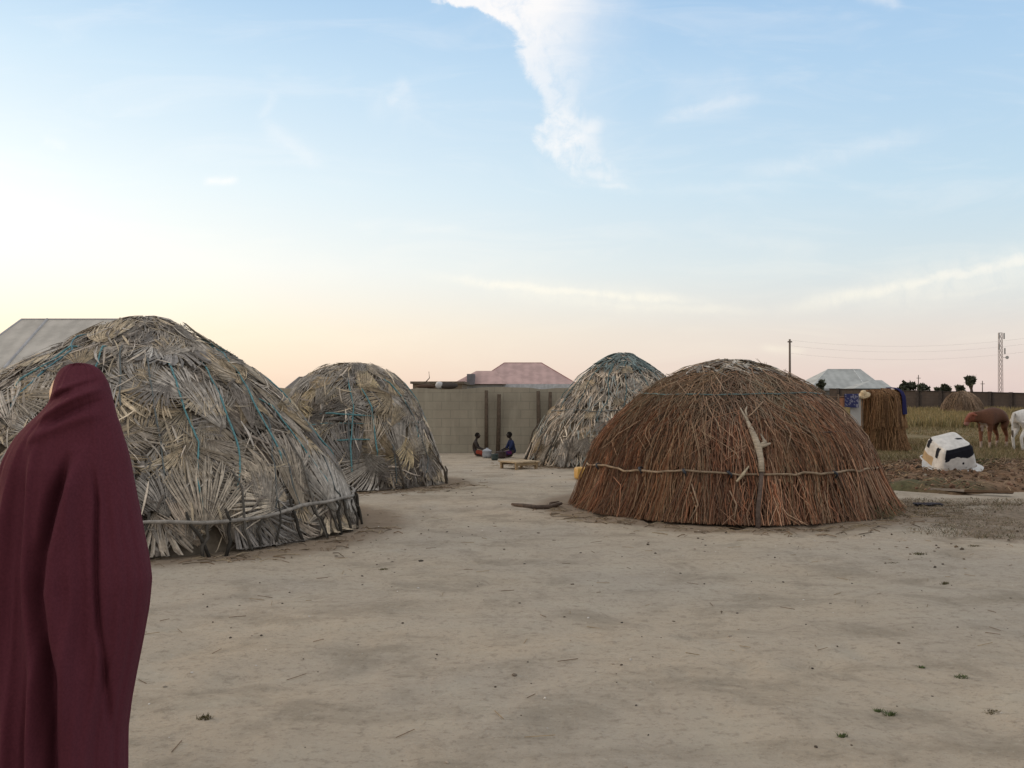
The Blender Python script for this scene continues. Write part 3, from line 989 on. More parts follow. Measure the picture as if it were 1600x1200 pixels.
def build_brush_hut():
    D = Dome(HUT4, [(0.0, 1.84), (0.25, 1.82), (0.53, 1.73), (0.9, 1.57), (1.23, 1.31), (1.54, .98), (1.7, .69), (1.83, .35), (2.0, 0.0)], lump=0.05, seed=21)
    t = thing('brushwood_hut', 'reddish brown brushwood hut girdled by a pale branch hoop', 'hut', (D.c[0], D.c[1], 0), group='domed grass huts of the yard')
    mb = MB()
    D.shell(mb, (0.075, 0.042, 0.025), -0.13)
    mb.build('inner_dome', M_core, t, smooth=True)
    def tint(th, z):
        g = vnoise(th * 2.2 + 5, z * 1.5, 4)
        return np.array([1.0, 1.0 + 0.12 * g, 1.0]) * (0.82 + 0.36 * vnoise(th * 4, z * 3, 9))
    mb = MB()
    brush(mb, D, 4600, (0.5, 0.86), (0.0, 0.015), 0.1, (0.004, 0.009), 0.07, (0.01, 0.1), tint=tint)
    brush(mb, D, 420, (0.42, 0.62), (0.0, 0.02), 0.13, (0.006, 0.0115), 0.07, (0.06, 0.11), TWIG * 1.1, tint=tint)
    brush(mb, D, 500, (0.3, 0.5), (0.0, 0.03), 0.3, (0.004, 0.008), 0.14, (0.03, 0.1), TWIG * 1.25, tint=tint)
    mb.build('lower_brush', M_twig, t)
    mb = MB()
    brush(mb, D, 4600, (1.0, 1.42), (0.42, 0.75), 0.12, (0.0035, 0.0075), 0.05, (0.02, 0.10), tint=tint)
    brush(mb, D, 320, (0.9, 1.42), (0.6, 0.95), 0.5, (0.003, 0.007), 0.08, (0.05, 0.13), TWIG * 1.15, tint=tint)
    mb.build('middle_brush', M_twig, t)
    mb = MB()
    up = np.array([(0.24, 0.15, 0.105), (0.29, 0.19, 0.14), (0.19, 0.135, 0.1), (0.27, 0.22, 0.17), (0.3, 0.17, 0.11)])
    brush(mb, D, 3600, (1.36, 1.84), (1.0, 1.38), 0.3, (0.003, 0.007), 0.05, (0.02, 0.1), up, tint=tint)
    brush(mb, D, 700, (1.5, 1.86), (1.3, 1.7), 0.9, (0.003, 0.006), 0.05, (0.04, 0.1), up * 1.1, tint=tint)
    # thin sprays sticking up out of the top
    for (px, py, dx, dz) in [(1062, 596, -0.05, 0.06), (1055, 600, -0.02, 0.07), (1088, 586, 0.02, 0.09), (1110, 580, 0.05, 0.07), (1120, 576, 0.09, 0.06), (1215, 588, 0.1, 0.05), (1222, 582, -0.14, 0.1),
                             (1228, 584, -0.1, 0.06), (1240, 588, 0.06, 0.07), (1040, 606, -0.06, 0.05), (1050, 604, 0.03, 0.08), (1100, 584, -0.02, 0.06), (1225, 586, -0.2, 0.14)]:
        th, s = D.hit(px, py + 6)
        p = D.P(np.array([th]), np.array([s]), np.array([0.03]))[0]
        for q in range(9):
            e = p + np.array([dx * 1.3 + rng.normal(0, 0.06), rng.normal(0, 0.07), dz * 1.35 + rng.normal(0, 0.035)])
            mb.tube([p, (p + e) / 2 + rng.normal(0, 0.012, 3), e], [0.004, 0.003, 0.002], 3, (0.14, 0.09, 0.06))
    mb.build('upper_brush', M_twig, t)
    mb = MB()
    for i in range(520):
        D.strip(mb, rng.uniform(0, 2 * math.pi), rng.uniform(0.0, 0.55), rng.normal(0, 0.8), rng.uniform(0.15, 0.4), rng.uniform(0.015, 0.05),
                np.array(PALM[rng.integers(len(PALM))]) * rng.uniform(1.1, 1.7), rng.uniform(0.08, 0.14), 0.01)
    for i in range(26):
        D.fan(mb, rng.uniform(0, 6.28), rng.uniform(0.12, 0.4), rng.normal(0, 0.6), rng.uniform(0.2, 0.35), 14, 2.0, PALM[rng.integers(len(PALM))], 0.07, 0.02)
    mb.build('leaf_cap', M_leaf, t)
    # a fringe of green weeds caught at its right foot
    mb = MB()
    brush(mb, D, 60, (0.06, 0.2), (0.0, 0.02), 0.7, (0.004, 0.009), 0.16, (0.1, 0.16), np.array([(0.12, 0.1, 0.055), (0.15, 0.11, 0.065), (0.08, 0.075, 0.04)]), (5.4, 5.85))
    mb.build('green_fringe', M_grass, t)
    hoop(t, D, 0.52, 0.0135, (0.29, 0.22, 0.155), 11, 0.135, 0.05)
    hoop(t, D, 1.41, 0.009, (0.1, 0.15, 0.15), 13, 0.125, 0.03, 'cord_hoop', M_rope)
    hoop(t, D, 0.98, 0.006, (0.06, 0.05, 0.045), 17, 0.11, 0.05, 'cord_hoop', M_rope, 5.0, 5.9, 24)
    # knots that tie the branch hoop on
    for px in (945, 1010, 1075, 1140, 1292, 1352):
        th, s = D.hit(px, 742)
        s = D.s_at(0.52)
        mb = MB()
        a = np.linspace(-1, 1, 7)
        P = D.P(th + 0.012 * np.sin(a * 3), s + a * 0.045, 0.15 - 0.05 * a * a)
        mb.tube(P, [0.008, 0.012, 0.016, 0.018, 0.016, 0.012, 0.008], 6, (0.04, 0.045, 0.055))
        mb.build('knot', M_rope, t, smooth=True)
    # the pale forked post leaning on the front
    def on(px, py, lift):
        th, s = D.hit(px, py)
        return D.P(np.array([th]), np.array([s]), np.array([lift]))[0]
    pw = (0.4, 0.34, 0.26)
    path = [on(1160, 655, 0.1), on(1167, 672, 0.13), on(1175, 690, 0.15), on(1181, 708, 0.16), on(1185, 728, 0.16), on(1186, 745, 0.16)]
    mb = MB()
    mb.tube(path, [0.014, 0.022, 0.036, 0.042, 0.036, 0.032], 8, pw)
    mb.tube([path[3], on(1190, 700, 0.17), on(1184, 688, 0.17) + np.array([0.0, 0, 0.0])], [0.03, 0.026, 0.012], 7, pw)
    mb.tube([path[3], on(1190, 706, 0.17), on(1198, 703, 0.17)], [0.03, 0.022, 0.01], 7, pw)
    mb.tube([path[1], on(1163, 655, 0.15), on(1165, 648, 0.14)], [0.015, 0.012, 0.006], 6, pw)
    mb.tube([path[1], on(1160, 660, 0.15), on(1155, 650, 0.15)], [0.015, 0.012, 0.006], 6, pw)
    mb.build('forked_post', M_wood, t, smooth=True)
    low = [on(1186, 744, 0.15), on(1184, 770, 0.16), on(1181, 795, 0.17), on(1180, 815, 0.2)]
    low[-1][2] = -0.03
    mb = MB()
    mb.tube(low, [0.026, 0.026, 0.028, 0.03], 8, (0.115, 0.085, 0.07))
    mb.build('post_foot', M_bark, t, smooth=True)
    mb = MB()
    mb.tube([on(1150, 756, 0.16), on(1158, 747, 0.19), on(1167, 735, 0.18)], [0.012, 0.022, 0.008], 5, (0.45, 0.38, 0.27))
    mb.build('split_stick', M_wood, t)
    for (a, b, c_) in [((1212, 660), (1228, 690), (1222, 716)), ((1250, 676), (1265, 700), (1278, 735)), ((1235, 672), (1260, 690), (1272, 706)), ((1320, 655), (1340, 690), (1350, 730)), ((1188, 640), (1172, 660), (1165, 665)),
                       ((1140, 770), (1150, 790), (1146, 815)), ((1085, 760), (1095, 790), (1080, 815)), ((1205, 672), (1216, 684), (1222, 692))]:
        mb = MB()
        mb.tube([on(*a, 0.13), on(*b, 0.16), on(*c_, 0.15)], [0.01, 0.009, 0.006], 5, np.array((0.27, 0.19, 0.13)) * rng.uniform(0.7, 1.3))
        mb.build('loose_stick', M_bark, t, smooth=True)


build_brush_hut()


# ------------------------------------------------------------------ straw mat shelter, the washing beside it
def build_mat_shelter():
    c = at(1376, 690, 27.0)
    D = Dome((c[0], c[1]), [(0.0, 1.56), (0.4, 1.55), (0.5, 1.5), (0.54, 1.2), (0.56, 0.7), (0.6, 0.3), (0.66, 0.0)], lump=0.03, seed=33)
    t = thing('straw_shelter', 'upright brown straw bundle shelter with a navy cloth thrown over it', 'shelter', (c[0], c[1], 0))
    mb = MB()
    D.shell(mb, (0.16, 0.1, 0.05), -0.04, 48, 24)
    mb.build('inner_drum', M_core, t, smooth=True)
    st = np.array([(0.3, 0.17, 0.085), (0.24, 0.135, 0.07), (0.34, 0.21, 0.11), (0.19, 0.11, 0.06)])
    mb = MB()
    brush(mb, D, 700, (0.62, 0.72), (0.0, 0.05), 0.1, (0.005, 0.011), 0.1, (0.0, 0.04), st * 0.9, npt=4)
    mb.build('lower_straw', M_twig, t)
    mb = MB()
    brush(mb, D, 900, (1.3, 1.54), (0.55, 0.66), 0.07, (0.005, 0.011), 0.08, (0.02, 0.06), st, npt=4)
    brush(mb, D, 250, (1.545, 1.56), (1.3, 1.5), 0.5, (0.005, 0.01), 0.03, (0.02, 0.06), st, npt=4)
    mb.build('upper_straw', M_twig, t)

    def drape(name, label, lo, hi, lift, cols, seed, zr):
        mb = MB()
        T, Sg = np.meshgrid(np.linspace(lo, hi, 16), np.linspace(zr[0], zr[1], 16))
        T = T + 0.12 * fbm(Sg * 3, T * 2, seed, 2)
        P = D.P(T, Sg, lift + 0.06 * fbm(T * 5, Sg * 3, seed + 1, 2))
        cc = np.array(cols[0]) * np.ones(P.shape)
        if len(cols) > 1:
            k_ = (fbm(T * 9, Sg * 9, seed + 2, 2) > 0.03)[..., None]
            cc = np.where(k_, np.array(cols[1]), cc)
        mb.grid(P, c=cc)
        mb.grid((P - (P - np.array([D.c[0], D.c[1], 0.7])) * 0.012)[:, ::-1], c=cc)
        o = mb.build(name, M_cloth, smooth=True)
        tag(o, label, 'cloth', 'cloths hung out to dry')
    drape('cloth', 'navy cloth draped over the right shoulder of the straw shelter', -0.95, -0.1, 0.12, [(0.018, 0.018, 0.075)], 3, (0.15, 1.05))
    # a rough rail of poles left of it that carries the washing
    a = at(1310, 640, 26.4); b = at(1347, 640, 26.6)
    tr = thing('drying_rail', 'rough wooden rail of two posts carrying cloths beside the straw shelter', 'rail', (a[0], a[1], 0))
    for p in (a, b):
        mb = MB(); mb.tube([(p[0], p[1], -0.05), (p[0] + 0.01, p[1], 0.7), (p[0], p[1], 1.5)], [0.03, 0.028, 0.022], 6, (0.15, 0.11, 0.08)); mb.build('post', M_bark, tr, smooth=True)
    mb = MB(); mb.tube([(a[0] - 0.2, a[1], 1.44), ((a[0] + b[0]) / 2, a[1] + 0.1, 1.42), (b[0] + 0.12, b[1], 1.45)], 0.018, 6, (0.17, 0.12, 0.09)); mb.build('crossbar', M_bark, tr, smooth=True)

    def hang(name, label, x0, x1, ztop, zbot, y, cols, seed, over=0.18):
        mb = MB()
        u = np.linspace(x0, x1, 14)
        s = np.concatenate([np.linspace(-over, 0, 5), np.linspace(0.02, ztop - zbot, 14)])
        U, Sg = np.meshgrid(u, s)
        yy = y + np.where(Sg < 0, 0.035, -0.035) + 0.08 * fbm(U * 6, Sg * 1.2, seed, 2) * np.clip(np.abs(Sg) * 3, 0, 1)
        zz = ztop + 0.02 - np.abs(Sg) + 0.1 * fbm(U * 4, U * 0, seed + 5, 2) * np.clip(np.abs(Sg) * 2, 0, 1)
        cc = np.ones(U.shape + (3,)) * np.array(cols[0])
        for i, q in enumerate(cols[1:]):
            cc = np.where((fbm(U * 26 + i * 7, Sg * 26, seed + 2 + i, 2) > 0.06)[..., None], np.array(q), cc)
        mb.grid(np.stack([U, yy, zz], -1), c=cc)
        mb.grid(np.stack([U, yy + 0.008, zz - 0.002], -1)[:, ::-1], c=cc)
        tag(mb.build(name, M_cloth, smooth=True), label, 'cloth', 'cloths hung out to dry')
    ym = (a[1] + b[1]) / 2
    xw = lambda px: at(px, 640, ym)[0]
    hang('cloth', 'navy and white patterned cloth bunched on the drying rail', xw(1318), xw(1340), 1.49, 1.14, ym - 0.06, [(0.04, 0.045, 0.12), (0.24, 0.24, 0.31)], 7)
    hang('cloth', 'plain white cloth hanging low from the drying rail', xw(1329), xw(1346), 1.43, 0.62, ym + 0.06, [(0.42, 0.42, 0.41)], 9)
    hang('cloth', 'small orange cloth at the left end of the drying rail', xw(1309), xw(1319), 1.43, 1.15, ym, [(0.4, 0.2, 0.12)], 12)
    # a round straw hat hung on the right post
    mb = MB()
    mb.lathe([(0.0, 0.1), (0.07, 0.09), (0.085, 0.03), (0.1, 0.0), (0.17, -0.03), (0.168, -0.036), (0.095, -0.008)], 18, c=(0.48, 0.38, 0.24))
    o = mb.build('straw_hat', M_leaf, smooth=True)
    o.location = (b[0] + 0.03, b[1] - 0.05, 1.5); o.rotation_euler = (R(25), R(-20), 0)
    tag(o, 'pale straw hat hung on a post beside the straw shelter', 'hat')


build_mat_shelter()


# ------------------------------------------------------------------ walls and houses
def build_walls():
    # the near compound wall of mud blocks
    mat = block_material('mud_block', (0.345, 0.31, 0.245), (0.315, 0.29, 0.23), (0.25, 0.23, 0.185), 0.45, 0.22)
    mb = MB()
    Y = 25.7
    n = 160
    xs = np.linspace(-11.0, 6.5, n)
    top = 1.66 - 0.006 * (xs + 3) + 0.13 * fbm(xs * 1.3, xs * 0, 5, 3)
    tops = np.stack([xs, np.full(n, Y), top], -1)
    F0 = np.stack([np.stack([xs, np.full(n, Y), np.full(n, -0.1)], -1), tops, tops + [0, 0.22, 0.0], np.stack([xs, np.full(n, Y + 0.22), np.full(n, -0.1)], -1)], 0)
    mb.grid(F0)
    for e in (0, -1):
        mb.add(F0[:, e], [(0, 1, 2, 3) if e == -1 else (3, 2, 1, 0)])
    w = mb.build('block_wall', mat)
    tag(w, 'long grey brown mud block wall behind the seated people', 'wall')
    for j, (px, hgt, r, lean) in enumerate([(760, 1.6, 0.05, 0.0), (778, 1.5, 0.055, 0.02), (843, 1.58, 0.055, -0.02), (858, 1.56, 0.05, 0.02)]):
        p = at(px, 700, Y - 0.14)
        mb = MB()
        mb.tube([(p[0], p[1], -0.05), (p[0] + lean, p[1] + 0.02, hgt * 0.5), (p[0] + lean * 1.5, p[1], hgt)], [r, r * 0.95, r * 0.85], 8, (0.1, 0.075, 0.055))
        o = mb.build('wooden_post', M_bark, smooth=True)
        tag(o, ['dark wooden post against the wall, first one right of the seated child', 'dark wooden post against the wall between the two seated people',
                'dark wooden post against the wall just right of the blue seated person', 'dark wooden post against the wall half hidden by the pointed hut'][j], 'post', 'posts against the block wall')
    # flat mud building rising just behind that wall
    a, b = at(645, 600, 34.0), at(722, 600, 34.0)
    hs = 1.5 + 20 * 34 / F
    bm_ = block_material('mud_plaster', (0.2, 0.16, 0.12), (0.18, 0.145, 0.11), (0.17, 0.14, 0.1), 0.5, 0.25)
    t = thing('mud_building', 'low flat mud building behind the block wall, rubbish on its roof', 'building', (a[0], 34, 0))
    mb = MB(); mb.box((a[0], 34, -0.1), (b[0], 38, hs - 0.08)); mb.build('wall', bm_, t)
    mb = MB(); mb.box((a[0] - 0.08, 33.9, hs - 0.08), (b[0] + 0.08, 38.1, hs), (0.14, 0.115, 0.09)); mb.build('roof', M_soil, t)
    mb = MB()
    p = at(667, 595, 33.5)
    mb.tube([(p[0] - 0.1, 34.3, hs - 0.01), (p[0] + 0.02, 34.3, hs + 0.12), (p[0], 34.3, hs + 0.34)], [0.02, 0.015, 0.01], 5, (0.1, 0.08, 0.06))
    tag(mb.build('stick', M_bark), 'thin bent stick standing up from the flat mud roof', 'stick')
    for (px, w_, h_, c, lab) in [(686, 0.22, 0.2, (0.5, 0.5, 0.5), 'small white bundle lying on top of the block wall'), (700, 0.5, 0.17, (0.07, 0.06, 0.055), 'dark bundle lying on the block wall beside the white one'),
                                 (665, 0.5, 0.12, (0.09, 0.06, 0.045), 'dark brown bundle of sticks lying along the wall top')]:
        p = at(px, 605, Y)
        bmx = bmesh.new(); bmesh.ops.create_icosphere(bmx, subdivisions=3, radius=1)
        V = np.array([v.co for v in bmx.verts]); f = [[v.index for v in q.verts] for q in bmx.faces]; bmx.free()
        V = V * (1 + 0.5 * fbm(V[:, 0] * 2 + px, V[:, 1] * 2 + V[:, 2], 3, 3))[:, None] * [w_ / 2, 0.11, h_ / 2] + [p[0], Y + 0.11, 1.655 - 0.006 * (p[0] + 3) + h_ * 0.42]
        mb = MB(); mb.add(V, f, c)
        tag(mb.build('bundle', M_cloth, smooth=True), lab, 'bundle', 'bundles on the block wall')

    # the long dark wall at the far side of the field
    mat2 = block_material('dark_block', (0.1, 0.08, 0.07), (0.085, 0.07, 0.062), (0.065, 0.055, 0.05), 0.45, 0.23)
    P0, P1 = at(1296, 607, 92.0), at(1720, 616.5, 74.0)
    t = thing('field_wall', 'long dark block wall with piers across the far field', 'wall', (P0[0], P0[1], 0))
    dirv = (P1 - P0)[:2]; L = np.linalg.norm(dirv); dirv /= L
    nv = np.array([-dirv[1], dirv[0]])
    n = 50
    u = np.linspace(0, L, n)
    zt = np.interp(u, [0, L], [P0[2], P1[2]]) + 0.05 * fbm(u * 0.5, u * 0, 9, 3)
    base = P0[:2] + dirv * u[:, None]
    def prism(z0, z1, th0, th1, c=(0.5, .5, .5)):
        a_ = np.column_stack([base + nv * th0, z0]); b_ = np.column_stack([base + nv * th0, z1]); c_ = np.column_stack([base + nv * th1, z1]); d_ = np.column_stack([base + nv * th1, z0])
        return np.stack([d_, c_, b_, a_][::-1], 0)
    mb = MB(); mb.grid(prism(np.full(n, -0.8), zt - 0.07, 0, 0.25)); mb.build('wall_face', mat2, t)
    mb = MB(); mb.grid(prism(zt - 0.07, zt, -0.06, 0.31), c=(0.045, 0.038, 0.036)); mb.build('coping', M_soil, t)
    for px in (1310, 1365, 1400, 1434, 1470, 1508, 1547, 1580, 1612, 1650):
        f_ = (px - 1296) / (1720 - 1296)
        # perspective-correct place along the wall
        t0, t1 = P0[:2], P1[:2]
        k_ = (px - 800) / F
        s_ = (k_ * t0[1] - t0[0]) / ((t1[0] - t0[0]) - k_ * (t1[1] - t0[1]))
        c_ = t0 + (t1 - t0) * s_
        zz = float(np.interp(s_ * L, u, zt))
        mb = MB()
        M = Matrix.Translation((c_[0], c_[1], 0)) @ Matrix.Rotation(math.atan2(dirv[1], dirv[0]), 4, 'Z')
        mb.box((-0.14, -0.12, -0.8), (0.14, -0.002, zz + 0.03), (0.06, 0.05, 0.046), M)
        mb.build('pier', M_soil, t)


def hip_roof_house(label, px0, px1, Y, y_ridge, y_eave, rx0, rx1, roof_m, wall_c, depth=9.0, flash=None, flash_c=(0.4, 0.4, 0.4), fascia=(0.3, 0.31, 0.33), wing=None, fh=0.22, group='metal roofed houses beyond the yard'):
    e0, e1 = at(px0, y_eave, Y), at(px1, y_eave, Y)
    r0, r1 = at(rx0, y_ridge, Y + depth / 2), at(rx1, y_ridge, Y + depth / 2)
    zr, ze = r0[2], e0[2]
    t = thing('house', label, 'house', ((e0[0] + e1[0]) / 2, Y + depth / 2, 0), group=group)
    mb = MB()
    V = [(e0[0], Y, ze), (e1[0], Y, ze), (e1[0], Y + depth, ze), (e0[0], Y + depth, ze), (r0[0], Y + depth / 2, zr), (r1[0], Y + depth / 2, zr)]
    mb.add(V, [(0, 1, 5, 4), (1, 2, 5), (2, 3, 4, 5), (3, 0, 4), (3, 2, 1, 0)])
    rf = mb.build('roof', roof_m, t)
    # ridge and hip flashings
    mb = MB()
    for a, b in ((4, 5), (0, 4), (1, 5)):
        A, B = np.array(V[a]), np.array(V[b])
        mb.tube([A, B], 0.045, 6, flash_c)
    mb.build('ridge_cap', M_steel, rf)
    if flash:
        for px in flash:
            q = at(px, y_ridge, Y + depth / 2)
            f_ = np.array([q[0], Y + depth / 2, zr]); g = np.array([q[0], Y, ze])
            mb = MB(); mb.tube([f_ + [0, 0, 0.01], g + [0, 0, 0.01]], 0.06, 6, flash_c); mb.build('roof_flashing', M_steel, rf)
    mb = MB()
    mb.box((e0[0] + 0.5, Y + 0.5, -0.5), (e1[0] - 0.5, Y + depth - 0.5, ze - 0.15))
    mb.build('wall', wall_c, t)
    mb = MB()
    mb.box((e0[0], Y - 0.03, ze - fh), (e1[0], Y + 0.06, ze - 0.004), fascia)
    mb.build('fascia', M_steel, t)
    wd = e1[0] - e0[0]
    for q in np.linspace(0.15, 0.85, 4):
        x = e0[0] + wd * q
        mb = MB(); mb.box((x - 0.5, Y + 0.44, ze - 1.5), (x + 0.5, Y + 0.497, ze - 0.45), (0.05, 0.055, 0.06)); mb.build('window', M_steel, t)
    if wing:
        w0, w1, wr0, wr1, wy, Yw = wing
        a0, a1 = at(w0, y_eave, Yw), at(w1, y_eave, Yw)
        b0, b1 = at(wr0, wy, Yw + 2.5), at(wr1, wy, Yw + 2.5)
        mb = MB()
        W = [(a0[0], Yw, a0[2]), (a1[0], Yw, a0[2]), (a1[0], Yw + 5, a0[2]), (a0[0], Yw + 5, a0[2]), (b0[0], Yw + 2.5, b0[2]), (b1[0], Yw + 2.5, b0[2])]
        mb.add(W, [(0, 1, 5, 4), (1, 2, 5), (2, 3, 4, 5), (3, 0, 4), (3, 2, 1, 0)])
        mb.build('wing_roof', roof_m, t)
        mb = MB()
        mb.box((a0[0] + 0.3, Yw + 0.3, -0.5), (a1[0] - 0.3, Yw + 4.7, a0[2] - 0.05))
        mb.build('wing_wall', wall_c, t)
    return t


def build_houses():
    pink = roof_material('red_sheet_roof', (0.5, 0.34, 0.315))  # red lightened to stand in for haze over the distance
    grey = roof_material('grey_sheet_roof', (0.5, 0.47, 0.42), 10)  # grey lightened as well, haze put into the colour
    pale = roof_material('pale_sheet_roof', (0.42, 0.44, 0.43))
    wallm = block_material('house_render', (0.3, 0.31, 0.33), (0.28, 0.29, 0.31), (0.26, 0.27, 0.29), 0.9, 0.5)
    brown = block_material('brown_render', (0.16, 0.11, 0.085), (0.14, 0.1, 0.08), (0.13, 0.09, 0.07), 0.9, 0.5)
    t = hip_roof_house('house with a pale red metal hip roof beyond the block wall', 738, 902, 90.0, 567, 600, 788, 846, pink, wallm, 10.0,
                       flash_c=(0.3, 0.15, 0.14), fascia=(0.5, 0.52, 0.55), fh=0.8, wing=(706, 790, 744, 775, 579.5, 86.0))
    # gable vent, a dark opening in the wing roof
    p = at(736, 592, 85.6)
    mb = MB()
    mb.box((p[0] - 0.35, 85.5, p[2] - 0.5), (p[0] + 0.3, 87.5, p[2] + 0.42), (0.17, 0.165, 0.19))
    mb.build('dormer', M_steel, t)
    hip_roof_house('large house with a dull grey metal hip roof behind the big hut', -95, 330, 40.0, 499, 592, 34, 250, grey, brown, 9.0,
                   flash=[74], flash_c=(0.36, 0.36, 0.37), fascia=(0.1, 0.075, 0.06))
    hip_roof_house('house with a pale blue grey metal hip roof right of the utility pole', 1266, 1384, 110.0, 577, 607, 1293, 1344, pale, wallm, 9.0,
                   flash=[1333], flash_c=(0.5, 0.52, 0.52), wing=(1335, 1396, 1362, 1378, 594, 106.0))
    # low brown roof peeping out left of the small palm hut
    hip_roof_house('low house with a brown roof edge left of the small palm hut', 436, 520, 36.0, 590, 616, 468, 500, roof_material('brown_sheet_roof', (0.2, 0.17, 0.14)), brown, 5.0, flash_c=(0.2, 0.17, 0.15))


build_walls()
build_houses()


# ------------------------------------------------------------------ poles, mast, wires, far hut, far trees
def build_far():
    Y = 100.0
    p = at(1234, 530, Y)
    t = thing('utility_pole', 'tall plain utility pole rising behind the brushwood hut', 'pole', (p[0], Y, 0))
    mb = MB(); mb.tube([(p[0], Y, -0.3), (p[0], Y, p[2])], [0.13, 0.1], 8, (0.16, 0.13, 0.11)); mb.build('shaft', M_bark, t, smooth=True)
    mb = MB(); mb.box((p[0] - 0.22, Y - 0.09, p[2] - 0.32), (p[0] + 0.22, Y + 0.02, p[2] - 0.2), (0.12, 0.1, 0.09)); mb.build('bracket', M_steel, t)
    q = at(1690, 515, 95.0)
    for j, (z0, y1) in enumerate([(0.0, 0.0), (0.55, 0.55), (1.3, 1.3)]):
        A = np.array([p[0], Y - 0.1, p[2] - 0.1 - z0]); B = np.array([q[0], 95, q[2] - y1])
        u = np.linspace(0, 1, 24)
        P = A + (B - A) * u[:, None]
        P[:, 2] -= 1.5 * 4 * u * (1 - u) * 0.7
        mb = MB(); mb.tube(P, 0.005, 4, (0.48, 0.46, 0.46))
        tag(mb.build('overhead_wire', M_steel), ['topmost sagging wire running right from the utility pole', 'middle sagging wire running right from the utility pole', 'lowest sagging wire running right from the utility pole'][j], 'wire', 'wires from the utility pole')
    # the pole that carries the other end of the wires
    t = thing('utility_pole', 'utility pole beyond the right side that carries the wires', 'pole', (q[0], 95, 0))
    mb = MB(); mb.tube([(q[0], 95.1, -0.3), (q[0], 95.1, q[2] + 0.2)], [0.13, 0.1], 8, (0.16, 0.13, 0.11)); mb.build('shaft', M_bark, t, smooth=True)
    mb = MB(); mb.box((q[0] - 0.22, 95.0, q[2] - 0.32), (q[0] + 0.22, 95.1, q[2] - 0.2), (0.12, 0.1, 0.09)); mb.build('bracket', M_steel, t)
    for px, y0, lab in ((1435, 586, 'thin far pole above the field wall, left of the trees'), (1535, 595, 'short thin pole on the skyline just left of the mast')):
        a = at(px, y0, 150.0)
        mb = MB(); mb.tube([(a[0], 150, -0.3), (a[0], 150, a[2])], [0.09, 0.06], 6, (0.13, 0.11, 0.1))
        mb.box((a[0] - 0.3, 149.9, a[2] - 0.5), (a[0] + 0.3, 149.97, a[2] - 0.42), (0.12, 0.1, 0.09))
        tag(mb.build('far_pole', M_bark), lab, 'pole', 'thin far poles')
    # lattice mast
    Y = 300.0
    a = at(1563, 520, Y)
    t = thing('lattice_mast', 'tall lattice telecom mast on the skyline at the right', 'mast', (a[0], Y, 0))
    w0, w1 = 0.5, 0.42
    mb = MB()
    zt = a[2]
    cs = [(-1, -1), (1, -1), (1, 1), (-1, 1)]
    for sx, sy in cs:
        mb.tube([(a[0] + sx * w0, Y + sy * w0, -0.5), (a[0] + sx * w1, Y + sy * w1, zt)], 0.07, 5, (0.33, 0.27, 0.27))
    mb.build('mast_leg', M_steel, t)
    mb = MB()
    zs = np.linspace(0.5, zt, 15)
    for i in range(14):
        f0 = w0 + (w1 - w0) * zs[i] / zt; f1 = w0 + (w1 - w0) * zs[i + 1] / zt
        for j in range(4):
            (x0, y0), (x1, y1) = cs[j], cs[(j + 1) % 4]
            mb.tube([(a[0] + x0 * f0, Y + y0 * f0, zs[i]), (a[0] + x1 * f1, Y + y1 * f1, zs[i + 1])], 0.045, 4, (0.33, 0.28, 0.28))
            mb.tube([(a[0] + x0 * f1, Y + y0 * f1, zs[i + 1]), (a[0] + x1 * f1, Y + y1 * f1, zs[i + 1])], 0.04, 4, (0.33, 0.28, 0.28))
    mb.build('bracing', M_steel, t)
    for (dx, z) in ((0.95, zt - 5.5), (-0.7, zt - 4.2), (0.75, zt - 1.0), (-0.75, zt - 0.9)):
        mb = MB(); mb.box((a[0] + dx - 0.16, Y - 0.9, z - 0.9), (a[0] + dx + 0.16, Y - 0.6, z + 0.9), (0.36, 0.36, 0.37)); mb.build('antenna', M_steel, t)
    mb = MB(); mb.tube([(a[0] + 1.5, Y - 0.8, zt - 7.4), (a[0] + 1.5, Y - 1.1, zt - 7.4)], [0.45, 0.5], 14, (0.4, 0.4, 0.4)); mb.tube([(a[0] + 0.4, Y - 0.6, zt - 7.4), (a[0] + 1.5, Y - 0.8, zt - 7.4)], 0.06, 5, (0.3, 0.3, 0.3)); mb.build('dish', M_steel, t)
    # the small far hut in the field
    c = at(1503, 640, 70.0)
    D = Dome((c[0], c[1]), [(0.0, 1.7), (0.5, 1.6), (0.95, 1.25), (1.25, .7), (1.38, 0.3), (1.45, 0.0)], lump=0.03, seed=41)
    t = thing('thatched_hut', 'tiny brown thatched hut far off before the field wall', 'hut', (c[0], c[1], 0))
    mb = MB(); D.shell(mb, (0.16, 0.11, 0.075), -0.04, 40, 20); mb.build('inner_dome', M_core, t, smooth=True)
    mb = MB()
    brush(mb, D, 700, (0.9, 1.7), (0.0, 0.9), 0.2, (0.012, 0.022), 0.06, (0.0, 0.05), np.array([(0.24, 0.17, 0.115), (0.18, 0.125, 0.085), (0.29, 0.21, 0.15)]), npt=4)
    mb.build('thatch', M_twig, t)

